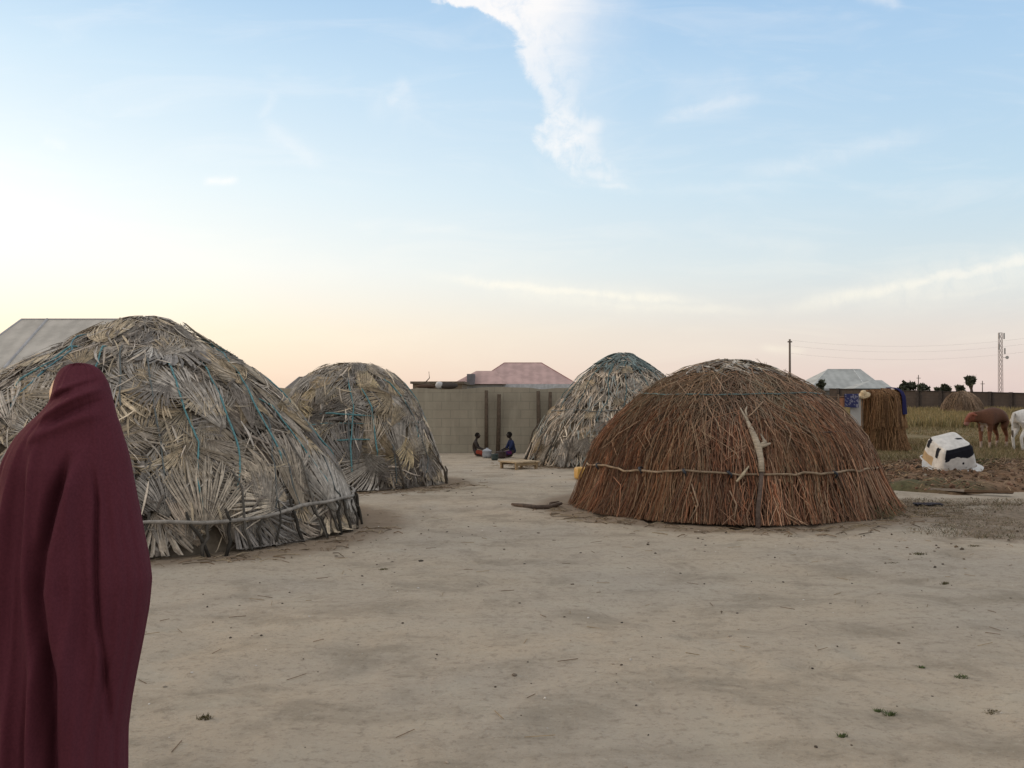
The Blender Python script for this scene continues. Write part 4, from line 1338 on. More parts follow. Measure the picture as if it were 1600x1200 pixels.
    # far trees, each crown a cloud of leaf clumps
    def tree(px, ytop, ybase, wid, Y, label, dens=1.0):
        a = at(px, ytop, Y)
        k_ = Y / F
        w_ = wid * k_ / 2; h = a[2]
        cb = max(0.5, h - (ybase - ytop) * k_)
        t = thing('tree', label, 'tree', (a[0], Y, 0), group='trees beyond the field wall')
        mb = MB()
        mb.tube([(a[0], Y, -0.5), (a[0] + 0.1, Y, cb * 0.7), (a[0] - 0.05, Y, cb + (h - cb) * 0.6)], [0.28, 0.2, 0.09], 7, (0.08, 0.06, 0.05))
        for q in range(5):
            an = rng.uniform(0, 6.28)
            z0 = cb * rng.uniform(0.6, 1.0)
            mb.tube([(a[0], Y, z0), (a[0] + w_ * 0.5 * math.cos(an), Y + w_ * 0.5 * math.sin(an), z0 + (h - z0) * 0.45)], [0.1, 0.04], 5, (0.08, 0.06, 0.05))
        mb.build('trunk', M_bark, t, smooth=True)
        mb = MB()
        cl = [(rng.normal(0, 0.42), rng.normal(0, 0.42), rng.uniform(0.0, 0.92)) for _ in range(12)]
        for (cx, cy, cz) in cl:
            cr = rng.uniform(0.28, 0.45)
            tone = rng.uniform(0.6, 1.3)
            for q in range(int(150 * dens)):
                d = rng.normal(0, 1, 3); d /= np.linalg.norm(d); d *= cr * rng.uniform(0.4, 1.05)
                env = math.sqrt(max(0.15, 1 - (2 * cz - 0.95) ** 2))
                p = np.array([a[0] + w_ * (cx * env + d[0]), Y + w_ * (cy * env + d[1]), cb + (h - cb) * min(1.0, cz * 0.92 + d[2] * 0.3 + 0.04)])
                s_ = rng.uniform(0.09, 0.2) * (0.6 + w_ * 0.25)
                e1 = rng.normal(0, 1, 3) * s_; e2 = rng.normal(0, 1, 3) * s_
                mb.add([p, p + e1, p + e1 + e2, p + e2], [(0, 1, 2, 3)], np.array((0.075, 0.085, 0.06)) * tone * rng.uniform(0.7, 1.4))  # leaf colour lightened, distance haze painted in
        mb.build('crown', M_foliage, t)
    tree(1418, 598, 610, 24, 128, 'wide low dark tree over the field wall, left of the thin pole')
    tree(1439, 600, 610, 15, 132, 'small round tree over the field wall beside the thin pole')
    tree(1479, 601, 611, 15, 130, 'small dark tree over the field wall midway along the group')
    tree(1500, 603, 612, 13, 140, 'lowest bushy tree just left of the tall oval one')
    tree(1517, 588, 606, 19, 125, 'tall oval tree standing out above the far field wall', 1.3)
    tree(1283, 595, 606, 6, 100, 'very small dark tree peeping over the brushwood hut')
    tree(1466, 606, 613, 8, 150, 'tiny far shrub low on the wall, between two trees')


build_far()


# ------------------------------------------------------------------ grass, weeds, litter
def blades(mb, pts, h, w, cols, n=4, lean=0.35):
    N = len(pts)
    h = np.broadcast_to(h, (N,))
    for q in range(n):
        a = rng.uniform(0, 2 * math.pi, N)
        off = np.stack([rng.normal(0, 0.06, N), rng.normal(0, 0.06, N), np.zeros(N)], -1)
        b = pts + off
        hh = h * rng.uniform(0.6, 1.2, N)
        side = np.stack([np.cos(a), np.sin(a), 0 * a], -1) * (np.asarray(w) / 2)[..., None]
        tip = b + np.stack([rng.normal(0, lean, N) * hh, rng.normal(0, lean, N) * hh, hh], -1)
        V = np.stack([b - side, b + side, tip], 1).reshape(-1, 3)
        c = cols[rng.integers(len(cols), size=N)] * rng.uniform(0.75, 1.3, N)[:, None]
        c = np.repeat(c, 3, axis=0)
        f = np.arange(N * 3).reshape(-1, 3)
        mb.add(V, f, c)


def build_ground_cover():
    gold = np.array([(0.27, 0.205, 0.095), (0.23, 0.185, 0.085), (0.19, 0.165, 0.075), (0.31, 0.245, 0.135)])
    olive = np.array([(0.19, 0.155, 0.075), (0.23, 0.18, 0.1), (0.13, 0.12, 0.055), (0.28, 0.21, 0.13)])
    mb = MB()
    N = 26000
    d = np.exp(rng.uniform(math.log(44), math.log(89), N))
    x = rng.uniform(0.18, 0.62, N) * d
    keep = x > 7
    P = np.stack([x, d, np.zeros(N) - 0.02], -1)[keep]
    hh = 0.32 + 0.3 * vnoise(P[:, 0] * 0.25, P[:, 1] * 0.1, 3)
    blades(mb, P, hh, 0.05 + P[:, 1] * 0.0005, gold, 3, 0.25)
    o = mb.build('dry_grass', M_grass)
    tag(o, 'band of tall golden dry grass across the far field', 'grass', kind='stuff')
    mb = MB()
    N = 15000
    d = np.exp(rng.uniform(math.log(21.5), math.log(46), N))
    x = rng.uniform(0.22, 0.62, N) * d
    keep = (x > 7.0 - (d - 22) * 0.05) & (vnoise(x * 0.5, d * 0.35, 8) + 0.5 * vnoise(x * 1.7, d * 1.2, 9) > 0.55) & (np.hypot(x - at(1376, 690, 27)[0], d - 27) > 0.75)
    P = np.stack([x, d, ground_z(x, d) - 0.01], -1)[keep]
    blades(mb, P, 0.07 + 0.16 * vnoise(P[:, 0] * 0.6, P[:, 1] * 0.4, 5) ** 2, np.full(len(P), 0.022), olive, 4, 0.5)
    o = mb.build('scrub_grass', M_grass)
    tag(o, 'short patchy olive grass round the calves and the straw shelter', 'grass', kind='stuff')
    # dry weeds on the verge
    mb = MB()
    N = 3000
    x = rng.uniform(4.3, 9.0, N); y = rng.uniform(10.0, 14.4, N)
    m = (vnoise(x * 0.9, y * 0.9, 12) + 0.6 * vnoise(x * 3, y * 3, 13) > 0.72) & (x > 4.7 + (y - 11.5) * 0.1 + (vnoise(x * 2, y * 2, 1) - 0.5)) & (y > 10.4 + 0.7 * (vnoise(x * 1.3, y, 2) - 0.5))
    P = np.stack([x, y, ground_z(x, y) - 0.005], -1)[m]
    blades(mb, P, 0.02 + 0.045 * vnoise(P[:, 0] * 2, P[:, 1] * 2, 6), np.full(len(P), 0.009), np.array([(0.22, 0.17, 0.11), (0.15, 0.115, 0.075), (0.11, 0.11, 0.06), (0.28, 0.22, 0.15)]), 5, 0.9)
    o = mb.build('dry_weeds', M_grass)
    tag(o, 'flattened dry weeds on the dark verge right of the brushwood hut', 'weeds', kind='stuff')
    # rubbish and clods on the heap
    ico = bmesh.new(); bmesh.ops.create_icosphere(ico, subdivisions=1, radius=1)
    IV = np.array([v.co for v in ico.verts]); IF = [[v.index for v in q.verts] for q in ico.faces]; ico.free()

    def clods(mb, n, xr, yr, sz, cols, zf, mask=None, flat=0.6):
        for i in range(n):
            x, y = rng.uniform(*xr), rng.uniform(*yr)
            if mask is not None and not mask(x, y):
                continue
            s_ = rng.uniform(*sz) ** 1.0 * rng.uniform(0.4, 1.0)
            sc = rng.uniform(0.6, 1.3, 3) * [1, 1, flat] * s_
            V = IV * (1 + rng.normal(0, 0.16, (len(IV), 1))) * sc
            a = rng.uniform(0, 6.28)
            Rm = np.array([[math.cos(a), -math.sin(a), 0], [math.sin(a), math.cos(a), 0], [0, 0, 1]])
            mb.add(V @ Rm.T + [x, y, float(zf(x, y)) + sc[2] * 0.35], IF, np.array(cols[rng.integers(len(cols))]) * rng.uniform(0.7, 1.3))
    zm = lambda x, y: mound_h(np.array(x), np.array(y)) + ground_z(x, y)
    onm = lambda x, y: mound_h(np.array(x), np.array(y)) > 0.03
    mb = MB()
    clods(mb, 4600, (5.2, 13.5), (15.0, 20.2), (0.012, 0.055), [(0.17, 0.1, 0.068), (0.12, 0.08, 0.055), (0.2, 0.13, 0.088), (0.07, 0.052, 0.04), (0.24, 0.15, 0.1)], zm, onm, 0.85)
    clods(mb, 50, (5.4, 13.5), (15.2, 19), (0.03, 0.08), [(0.34, 0.3, 0.25), (0.25, 0.23, 0.2)], zm, onm)
    for i in range(1500):
        x, y = rng.uniform(5.2, 13.3), rng.uniform(15.1, 19.8)
        if not onm(x, y):
            continue
        a = rng.uniform(0, 6.28); l = rng.uniform(0.08, 0.35)
        z = float(zm(x, y)) + 0.02
        mb.tube([(x, y, z), (x + l / 2 * math.cos(a), y + l / 2 * math.sin(a), z + 0.03 + rng.uniform(0, 0.03)), (x + l * math.cos(a), y + l * math.sin(a), z + rng.uniform(-0.01, 0.05))],
                rng.uniform(0.003, 0.008), 3, np.array([(0.3, 0.22, 0.14), (0.2, 0.13, 0.08), (0.12, 0.09, 0.06)][rng.integers(3)]), caps=False)
    o = mb.build('rubble', M_soil)
    tag(o, 'clods, straw and rubbish strewn over the soil heap', 'rubble', kind='stuff')
    mb = MB()
    for i in range(9):
        cx, cy = rng.uniform(5.6, 12.5), rng.uniform(16.0, 20.0)
        n = 120
        x = rng.normal(cx, 0.22, n); y = rng.normal(cy, 0.16, n)
        P = np.stack([x, y, mound_h(x, y) + ground_z(x, y)], -1)
        blades(mb, P, rng.uniform(0.06, 0.14), np.full(n, 0.014), np.array([(0.05, 0.07, 0.022), (0.07, 0.085, 0.03), (0.04, 0.05, 0.02)]), 3, 0.6)
    o = mb.build('green_weeds', M_grass)
    tag(o, 'scattered low green weeds growing on the soil heap', 'weeds', kind='stuff')
    # small stones, dung crumbs and straw bits over the yard
    mb = MB()
    clods(mb, 520, (-4, 7), (3.4, 12), (0.004, 0.015), [(0.1, 0.08, 0.06), (0.07, 0.06, 0.05), (0.3, 0.25, 0.2), (0.55, 0.52, 0.48)], ground_z)
    clods(mb, 60, (-4, 7), (4.5, 12), (0.012, 0.026), [(0.13, 0.105, 0.08), (0.09, 0.075, 0.06), (0.3, 0.26, 0.21)], ground_z)
    clods(mb, 200, (-3, 7), (9, 20), (0.008, 0.024), [(0.1, 0.08, 0.06), (0.07, 0.06, 0.05), (0.16, 0.13, 0.1)], ground_z)
    clods(mb, 90, (3.5, 7.5), (9, 14), (0.012, 0.03), [(0.09, 0.07, 0.05), (0.16, 0.12, 0.08)], ground_z)
    for i in range(240):
        x, y = rng.uniform(-4, 6.5), rng.uniform(3.6, 13)
        a = rng.uniform(0, 6.28); l = rng.uniform(0.03, 0.14)
        z = float(ground_z(x, y)) + 0.004
        mb.tube([(x, y, z), (x + l * math.cos(a), y + l * math.sin(a), z + 0.004)], 0.0022, 3, [(0.3, 0.23, 0.14), (0.16, 0.11, 0.07)][i % 2], caps=False)
    # leaf scraps fallen round the hut feet
    for (hx, hy), rad in ((HUT1, 2.6), (HUT2, 1.75), (HUT3, 2.25), (HUT4, 2.3)):
        for i in range(260):
            a = rng.uniform(math.pi, 2 * math.pi); q = rad + abs(rng.normal(0, 0.28))
            x, y = hx + q * math.cos(a), hy + q * math.sin(a)
            b = rng.uniform(0, 6.28); l = rng.uniform(0.05, 0.28)
            z = float(ground_z(x, y)) + 0.006
            mb.tube([(x, y, z), (x + l * math.cos(b) / 2, y + l * math.sin(b) / 2, z + rng.uniform(0, 0.02)), (x + l * math.cos(b), y + l * math.sin(b), z)], rng.uniform(0.002, 0.006), 3,
                    np.array([(0.3, 0.24, 0.16), (0.2, 0.14, 0.09), (0.12, 0.09, 0.06)][rng.integers(3)]), caps=False)
    o = mb.build('litter', M_stone)
    tag(o, 'pebbles, straw and crumbs scattered over the sandy yard', 'litter', kind='stuff')
    # tufts one can point at
    green = np.array([(0.075, 0.11, 0.04), (0.1, 0.13, 0.05), (0.07, 0.085, 0.04)])
    dry = np.array([(0.1, 0.085, 0.04), (0.07, 0.075, 0.03), (0.14, 0.11, 0.06)])
    for (px, py, r_, h_, cols, lab) in [(320, 1120, 0.05, 0.035, dry, 'small olive weed tuft on sand nearest the cloaked woman'),
                                        (600, 886, 0.06, 0.03, dry, 'flat dark green tuft on sand in front of the large palm hut'),
                                        (1437, 864, 0.09, 0.05, dry, 'largest dark weed tuft on sand below the verge'),
                                        (1395, 878, 0.07, 0.02, dry, 'flat brownish tuft left of the largest dark weed tuft'),
                                        (1522, 852, 0.08, 0.03, dry, 'low dry tuft right of the largest dark weed tuft'),
                                        (1476, 906, 0.05, 0.03, dry, 'small tuft on open sand below the verge tufts'),
                                        (1390, 1113, 0.04, 0.04, green, 'fresh green seedling near the lower right corner of the sand'),
                                        (1372, 1108, 0.025, 0.03, green, 'tiny seedling just left of the fresh green one'),
                                        (1316, 1155, 0.03, 0.03, green, 'lowest green seedling, alone near the bottom of the sand'),
                                        (1502, 1056, 0.05, 0.03, green, 'spreading green seedling right of the other seedlings'),
                                        (1440, 1042, 0.02, 0.025, green, 'small green sprout left of the spreading seedling'),
                                        (1550, 1110, 0.05, 0.02, dry, 'dark dry tuft near the right edge of the sand')]:
        g = ground(px, py)
        r_, h_ = r_ * 0.6, h_ * 0.55
        n = int(60 + 700 * r_)
        a = rng.uniform(0, 6.28, n); q = r_ * np.sqrt(rng.random(n))
        P = np.stack([g[0] + q * np.cos(a) * 1.3, g[1] + q * np.sin(a), ground_z(g[0] + q * np.cos(a), g[1] + q * np.sin(a)) - 0.003], -1)
        P[:, :2] -= 0
        mb = MB()
        N = len(P)
        side = np.stack([np.cos(a + 1.57), np.sin(a + 1.57), 0 * a], -1) * 0.0035
        hh = h_ * rng.uniform(0.5, 1.2, N)
        tip = P + np.stack([rng.normal(0, 0.6, N) * hh, rng.normal(0, 0.6, N) * hh, hh], -1)
        V = np.stack([P - side, P + side, tip], 1).reshape(-1, 3)
        mb.add(V, np.arange(N * 3).reshape(-1, 3), np.repeat(cols[rng.integers(3, size=N)] * rng.uniform(0.7, 1.3, N)[:, None], 3, axis=0))
        tag(mb.build('weed_tuft', M_grass), lab, 'weed', 'weed tufts on the sand')


build_ground_cover()


# ------------------------------------------------------------------ things lying about
def build_objects():
    # bent log
    pts = [ground(800, 790), ground(818, 792), ground(838, 795), ground(858, 794), ground(877, 790)]
    mb = MB()
    P = np.array(pts); P[:, 2] = ground_z(P[:, 0], P[:, 1]) + np.array([0.03, 0.02, 0.022, 0.024, 0.035])
    mb.tube(P, [0.018, 0.03, 0.033, 0.03, 0.02], 8, (0.1, 0.075, 0.06))
    mb.tube([P[3], P[3] + [0.02, 0.12, 0.04], P[3] + [0.14, 0.2, 0.05]], [0.02, 0.016, 0.008], 6, (0.1, 0.075, 0.06))
    tag(mb.build('log', M_bark, smooth=True), 'dark bent log lying on the sand left of the brushwood hut', 'log')
    # yellow jerrycan on its side
    g = ground(912, 749)
    t = thing('jerrycan', 'yellow plastic jerrycan lying behind the left edge of the brushwood hut', 'jerrycan', (g[0] + 0.03, g[1], float(ground_z(g[0], g[1]))), R(12), world_parts=False)
    bm_ = bmesh.new(); bmesh.ops.create_cube(bm_, size=1)
    bmesh.ops.scale(bm_, vec=(0.36, 0.27, 0.215), verts=bm_.verts)
    bmesh.ops.translate(bm_, vec=(0, 0, 0.108), verts=bm_.verts)
    bmesh.ops.bevel(bm_, geom=list(bm_.edges), offset=0.045, segments=4, affect='EDGES', profile=0.5)
    V = np.array([v.co for v in bm_.verts]); f = [[v.index for v in q.verts] for q in bm_.faces]; bm_.free()
    yc = (0.5, 0.29, 0.06)
    mb = MB(); mb.add(V, f, yc); jb = mb.build('body', M_plastic, t, smooth=True)
    mb = MB(); mb.tube([(0.17, -0.08, 0.11), (0.235, -0.08, 0.11), (0.24, 0.0, 0.11), (0.235, 0.05, 0.11), (0.17, 0.05, 0.11)], 0.016, 8, yc); mb.build('handle', M_plastic, t, smooth=True)
    mb = MB(); mb.tube([(0.175, 0.09, 0.11), (0.235, 0.09, 0.11)], [0.028, 0.028], 12, (0.5, 0.25, 0.03)); mb.build('cap', M_plastic, jb)
    # low wooden table
    t = thing('low_table', 'low square wooden table on sand in front of the pointed hut', 'table', (0.14, 20.25, 0), R(38), world_parts=False)
    mb = MB()
    for i in range(6):
        x = -0.3 + 0.1 * i
        mb.box((x + 0.003, -0.3 + rng.uniform(0, 0.02), 0.135), (x + 0.097, 0.3 - rng.uniform(0, 0.02), 0.162), np.array((0.42, 0.33, 0.22)) * rng.uniform(0.85, 1.15))
    mb.build('tabletop', M_wood, t)
    for s_ in (-1, 1):
        mb = MB(); mb.box((-0.28, s_ * 0.24 - 0.025, 0.085), (0.28, s_ * 0.24 + 0.025, 0.132), (0.3, 0.22, 0.13)); mb.build('rail', M_wood, t)
        for q in (-1, 1):
            mb = MB(); mb.box((q * 0.25 - 0.025, s_ * 0.24 - 0.022, -0.03), (q * 0.25 + 0.025, s_ * 0.24 + 0.022, 0.084), (0.28, 0.2, 0.12)); mb.build('leg', M_wood, t)

    # pots by the seated people
    def pot(px, py, Y, r, h, c, lab, lid=True, mat=None):
        x = at(px, py, Y)[0]
        t = thing('cooking_pot', lab, 'pot', (x, Y, float(ground_z(x, Y))), world_parts=False, group='pots between the seated people')
        mb = MB()
        mb.lathe([(0.0, 0.0), (r * 0.7, 0.005), (r * 0.95, h * 0.25), (r, h * 0.5), (r * 0.92, h * 0.85), (r * 1.06, h), (r * 1.03, h), (r * 0.88, h * 0.84), (0.0, h * 0.3)], 24, c=c)
        mb.build('bowl', mat or M_metal, t, smooth=True)
        if lid:
            mb = MB()
            mb.lathe([(r * 1.0, h + 0.006), (r * 0.85, h + r * 0.2), (r * 0.35, h + r * 0.42), (0.03, h + r * 0.45), (0.03, h + r * 0.6), (0.0, h + r * 0.62)], 24, c=c)
            mb.build('lid', mat or M_metal, t, smooth=True)
    pot(761, 705, 23.75, 0.115, 0.17, (0.3, 0.32, 0.35), 'silver lidded cooking pot beside the child in red')
    pot(773, 714, 23.0, 0.085, 0.15, (0.04, 0.06, 0.06), 'small black pot with teal rim in front of the silver pot', False, M_plastic)
    pot(783, 709, 23.6, 0.12, 0.17, (0.05, 0.035, 0.035), 'sooty dark pot beside the knees of the blue dressed person', False, M_plastic)

    # overturned white tub with black patches on the heap
    zb = float(mound_h(np.array(7.1), np.array(16.6)))
    t = thing('broken_tub', 'overturned white tub with black patches lying on the soil heap', 'tub', (7.45, 17.15, 0.36), R(-32), world_parts=False)
    W_, K_ = (0.6, 0.59, 0.57), (0.014, 0.015, 0.022)
    Mt = Matrix.Rotation(R(32), 4, 'Z') @ Matrix.Rotation(R(25), 4, 'X') @ Matrix.Rotation(R(-7), 4, 'Y') @ Matrix.Rotation(R(-32), 4, 'Z') @ Matrix.Diagonal((0.9, 0.9, 0.78, 1))
    th = np.linspace(0, 2 * math.pi, 280, endpoint=False)
    def ring(h, half, zc, n=6.5):
        # a rounded square turned so that one corner points to the front
        c, sn = np.cos(th), np.sin(th)
        q = half * (np.abs(c) ** n + np.abs(sn) ** n) ** (-1 / n)
        a = R(45 + 180)
        x, y = q * c, q * sn
        return np.stack([x * math.cos(a) - y * math.sin(a), x * math.sin(a) + y * math.cos(a), np.full(280, zc)], -1)
    rows = [ring(0, 0.375 - 0.085 * v ** 1.2, 0.5 * v) for v in np.linspace(0, 0.86, 52)]
    rows += [ring(0, 0.285 - 0.035 * v * v, 0.43 + 0.07 * math.sin(v * 1.57)) for v in np.linspace(0.15, 1, 7)]
    rows += [ring(0, 0.25 * u, 0.5 + 0.03 * (1 - u * u), 6.5 - 4 * (1 - u)) for u in (0.88, 0.7, 0.5, 0.3, 0.12, 0.005)]
    V = np.array(rows)
    V += 0.03 * np.stack([fbm(V[..., 0] * 4 + V[..., 2] * 2, V[..., 1] * 4, q, 3) for q in (3, 4, 5)], -1)
    V[..., 2] += 0.06 * V[..., 1] - 0.03 * V[..., 0]
    x, y, z = V[..., 0], V[..., 1], V[..., 2]
    d1, d2 = (x - y) / math.sqrt(2), (-x - y) / math.sqrt(2)            # distance towards the right-hand and the left-hand faces
    wv = 0.12 * fbm(x * 7, z * 7 + y * 3, 8, 3)
    c = np.ones(V.shape) * np.array(W_)
    along_r, along_l = (x + y) / math.sqrt(2), (x - y) / math.sqrt(2)
    side = np.repeat((np.arange(len(rows)) < 57)[:, None], 280, 1)
    rf_ = side & (d1 > 0.2) & (d1 >= d2)
    lf_ = side & (d2 > 0.2) & (d2 > d1)
    c[rf_ & (z > 0.27 + wv - 0.05 * np.sin(along_r * 14))] = K_
    c[rf_ & (np.hypot(along_r - 0.05, z - 0.14) < 0.025)] = K_
    c[lf_ & (np.abs(along_l - 0.09 + 0.2 * wv) < 0.042) & (z > 0.25 + wv) & (z < 0.45)] = K_
    c[lf_ & (np.abs(along_l + 0.2) < 0.05) & (z > 0.32 + wv)] = K_
    c[lf_ & (z < 0.2 + wv * 0.8) & (along_l < 0.02)] = (0.4, 0.29, 0.17)
    top_ = np.repeat((np.arange(len(rows)) >= 54)[:, None], 280, 1)
    c[top_ & (np.abs(along_l - 0.02 + 0.3 * wv) < 0.03) & (d2 < -0.1) & (d2 > -0.24)] = K_
    c = c * (1 + 0.3 * fbm(x * 9, y * 9 + z * 6, 9, 4))[..., None]
    V = np.array([[Mt @ Vector(p) for p in row] for row in V])
    mb = MB(); mb.grid(V, c=c, closed=True)
    mb.build('shell', M_tub, t, smooth=True)
    mb = MB()
    ou = np.linspace(0, 1, 5)
    Rm = []
    for u in ou:
        q = ring(0, 0.37 + u * (0.02 + 0.2 * np.clip(np.cos(th - 1.0) * 1.5, 0, 1)), 0.0, 12)
        q[:, 2] += 0.03 * fbm(q[:, 0] * 5, q[:, 1] * 5, 12, 2) * u + 0.06 * q[:, 1] - 0.03 * q[:, 0]
        Rm.append([Mt @ Vector(p) for p in q])
    Rm = np.array(Rm)
    mb.grid(Rm, c=(0.56, 0.57, 0.57), closed=True)
    mb.grid((Rm - [0, 0, 0.014])[:, ::-1], c=(0.5, 0.51, 0.52), closed=True)
    mb.grid(np.stack([Rm[-1], Rm[-1] - [0, 0, 0.014]], 0), c=(0.5, 0.5, 0.5), closed=True)
    mb.build('rim', M_tub, t, smooth=True)
    # planks at the foot of the heap
    for j, (pa, pb, w_, c, lab) in enumerate([((1452, 770), (1508, 773), 0.12, (0.28, 0.24, 0.2), 'grey broken plank at the front foot of the soil heap'),
                                              ((1506, 773), (1583, 775), 0.09, (0.14, 0.09, 0.055), 'dark brown plank along the front foot of the soil heap'),
                                              ((1418, 764), (1450, 769), 0.1, (0.32, 0.19, 0.11), 'short reddish plank at the left foot of the soil heap')]):
        a, b = ground(*pa), ground(*pb)
        d = (b - a); L = np.linalg.norm(d)
        M = Matrix.Translation((*a[:2], 0.05)) @ Matrix.Rotation(math.atan2(d[1], d[0]), 4, 'Z') @ Matrix.Rotation(R(-14), 4, 'X')
        mb = MB()
        n = 9
        u = np.linspace(0, L, n)
        for i in range(n - 1):
            pass
        e = 0.02 * fbm(u * 5, u * 0, j, 2)
        bot = np.stack([u, -w_ / 2 + e, -0.015 + 0 * u], -1)
        ring = np.stack([bot, bot + [0, w_, 0], bot + [0, w_, 0.035], bot + [0, 0, 0.035], bot], 0)
        Vr = np.array([[M @ Vector(p) for p in row] for row in ring])
        mb.grid(Vr, c=c)
        for e_ in (0, -1):
            mb.add(Vr[:4, e_], [(0, 1, 2, 3) if e_ == 0 else (3, 2, 1, 0)], c)
        tag(mb.build('plank', M_wood), lab, 'plank', 'planks along the foot of the soil heap')
    # flat dark scrap on the sand by the verge
    g = ground(1450, 791)
    mb = MB()
    u, v = np.meshgrid(np.linspace(-0.18, 0.18, 12), np.linspace(-0.09, 0.09, 8))
    zz = 0.03 + 0.06 * fbm(u * 14, v * 14, 5, 3) + ground_z(g[0] + u, g[1] + v)
    mb.grid(np.stack([g[0] + u, g[1] + v, zz], -1), c=(0.045, 0.042, 0.05))
    mb.grid(np.stack([g[0] + u, g[1] + v, zz - 0.012], -1)[:, ::-1], c=(0.045, 0.042, 0.05))
    tag(mb.build('cloth_scrap', M_cloth, smooth=True), 'crumpled black scrap of cloth on the sand before the soil heap', 'scrap')


build_objects()


# ------------------------------------------------------------------ calves
def calf_skeleton(head_drop=0.0, turn=0.0, slim=1.0):
    P, E = [], []
    def add(p, r, parent=None):
        P.append((*p, r)); i = len(P) - 1
        if parent is not None:
            E.append((parent, i))
        return i
    pel = add((-0.42, 0, 0.98), 0.17 * slim)
    loin = add((-0.12, 0, 0.94), (0.175 * slim, 0.2 * slim), pel)
    chest = add((0.22, 0, 0.87), (0.18 * slim, 0.225 * slim), loin)
    sh = add((0.42, 0, 0.9), (0.14 * slim, 0.17 * slim), chest)
    # the neck leaves the shoulder at an angle 'turn' to the spine
    cu, su = math.cos(turn), math.sin(turn)
    def nd(d, lat, z):
        return (0.42 + d * cu - lat * su, d * su + lat * cu, z - head_drop)
    nk = add(nd(0.2, 0, 0.99), (0.11, 0.15), sh)
    poll = add(nd(0.4, 0, 1.02), (0.09, 0.11), nk)
    face = add(nd(0.475, 0, 0.89), (0.078, 0.088), poll)
    muz = add(nd(0.53, 0, 0.74), (0.06, 0.062), face)
    for s in (-1, 1):
        e = add(nd(0.36, s * 0.12, 1.06), 0.03, poll)
        add(nd(0.31, s * 0.25, 1.02), 0.024, e)
        h = add((-0.46, s * 0.12, 0.78), (0.11, 0.13), pel)
        k = add((-0.34, s * 0.14, 0.58), (0.075, 0.085), h)
        ho = add((-0.52, s * 0.13, 0.36), 0.045, k)
        fe = add((-0.48, s * 0.13, 0.11), 0.036, ho)
        add((-0.45, s * 0.13, 0.02), 0.045, fe)
        a = add((0.4, s * 0.12, 0.68), (0.085, 0.1), sh)
        kn = add((0.42, s * 0.12, 0.38), 0.048, a)
        fe = add((0.41, s * 0.12, 0.1), 0.034, kn)
        add((0.44, s * 0.12, 0.02), 0.043, fe)
    tl = add((-0.62, 0, 1.0), 0.035, pel)
    t2 = add((-0.69, 0, 0.75), 0.022, tl)
    t3 = add((-0.68, 0, 0.5), 0.03, t2)
    add((-0.67, 0, 0.36), 0.02, t3)
    return P, E


def build_calves():
    P, E = calf_skeleton(0.1, R(-38), 1.22)
    brown = np.array((0.105, 0.046, 0.026))
    def paint(co):
        c = np.tile(brown, (len(co), 1)) * (1 + 0.5 * fbm(co[:, 0] * 4, co[:, 2] * 4 + co[:, 1] * 3, 3, 3))[:, None]
        x, y, z = co.T
        c[x - y > 0.84] = (0.2, 0.07, 0.045)
        c[(x - y > 0.95) & (z < 0.74)] = (0.3, 0.16, 0.13)
        n = 0.12 * fbm(x * 5, y * 5 + z * 4, 8, 2)
        c[(z < 0.73 + n) & (z > 0.5) & (x > 0.1) & (np.abs(y) < 0.09)] = (0.4, 0.33, 0.29)
        c[z <= 0.5] = (0.2, 0.09, 0.055)
        c[z < 0.2 + n] = (0.42, 0.33, 0.28)
        c[z < 0.035] = (0.05, 0.04, 0.035)
        return c
    p = ground(1556, 702)
    t = thing('calf', 'brown calf with pale feet standing and facing left in the scrub', 'calf', (p[0] - 0.08, p[1], float(ground_z(p[0], p[1]))), R(180 + 38), group='calves on the scrub', world_parts=False)
    link_mesh('body', skin_mesh('calf_body', P, E, M_hide, 2, paint), t)
    for s in (-1, 1):
        bmx = bmesh.new(); bmesh.ops.create_uvsphere(bmx, u_segments=10, v_segments=8, radius=0.016)
        V = np.array([v.co for v in bmx.verts]) + [0.42 + 0.46 * math.cos(R(-38)) - s * 0.078 * math.sin(R(-38)), 0.46 * math.sin(R(-38)) + s * 0.078 * math.cos(R(-38)), 0.83]; f = [[v.index for v in q.verts] for q in bmx.faces]; bmx.free()
        mb = MB(); mb.add(V, f, (0.01, 0.01, 0.01)); mb.build('eye', M_plastic, t, smooth=True)
    P, E = calf_skeleton(0.2, R(-20), 1.1)
    def paint2(co):
        c = np.tile(np.array((0.6, 0.58, 0.55)), (len(co), 1)) * (1 + 0.15 * fbm(co[:, 0] * 4, co[:, 2] * 4, 5, 3))[:, None]
        x, y, z = co.T
        c[(x > 0.9)] = (0.35, 0.26, 0.22)
        c[z < 0.035] = (0.06, 0.05, 0.045)
        c[(x < -0.6) & (z < 0.55)] = (0.14, 0.11, 0.09)
        return c
    p = ground(1586, 705)
    t = thing('calf', 'white calf seen from behind at the right, next to the brown calf', 'calf', (p[0] + 0.48, p[1] + 0.12, float(ground_z(p[0], p[1]))), R(24), group='calves on the scrub', world_parts=False)
    link_mesh('body', skin_mesh('calf_body', P, E, M_hide, 2, paint2), t)


build_calves()


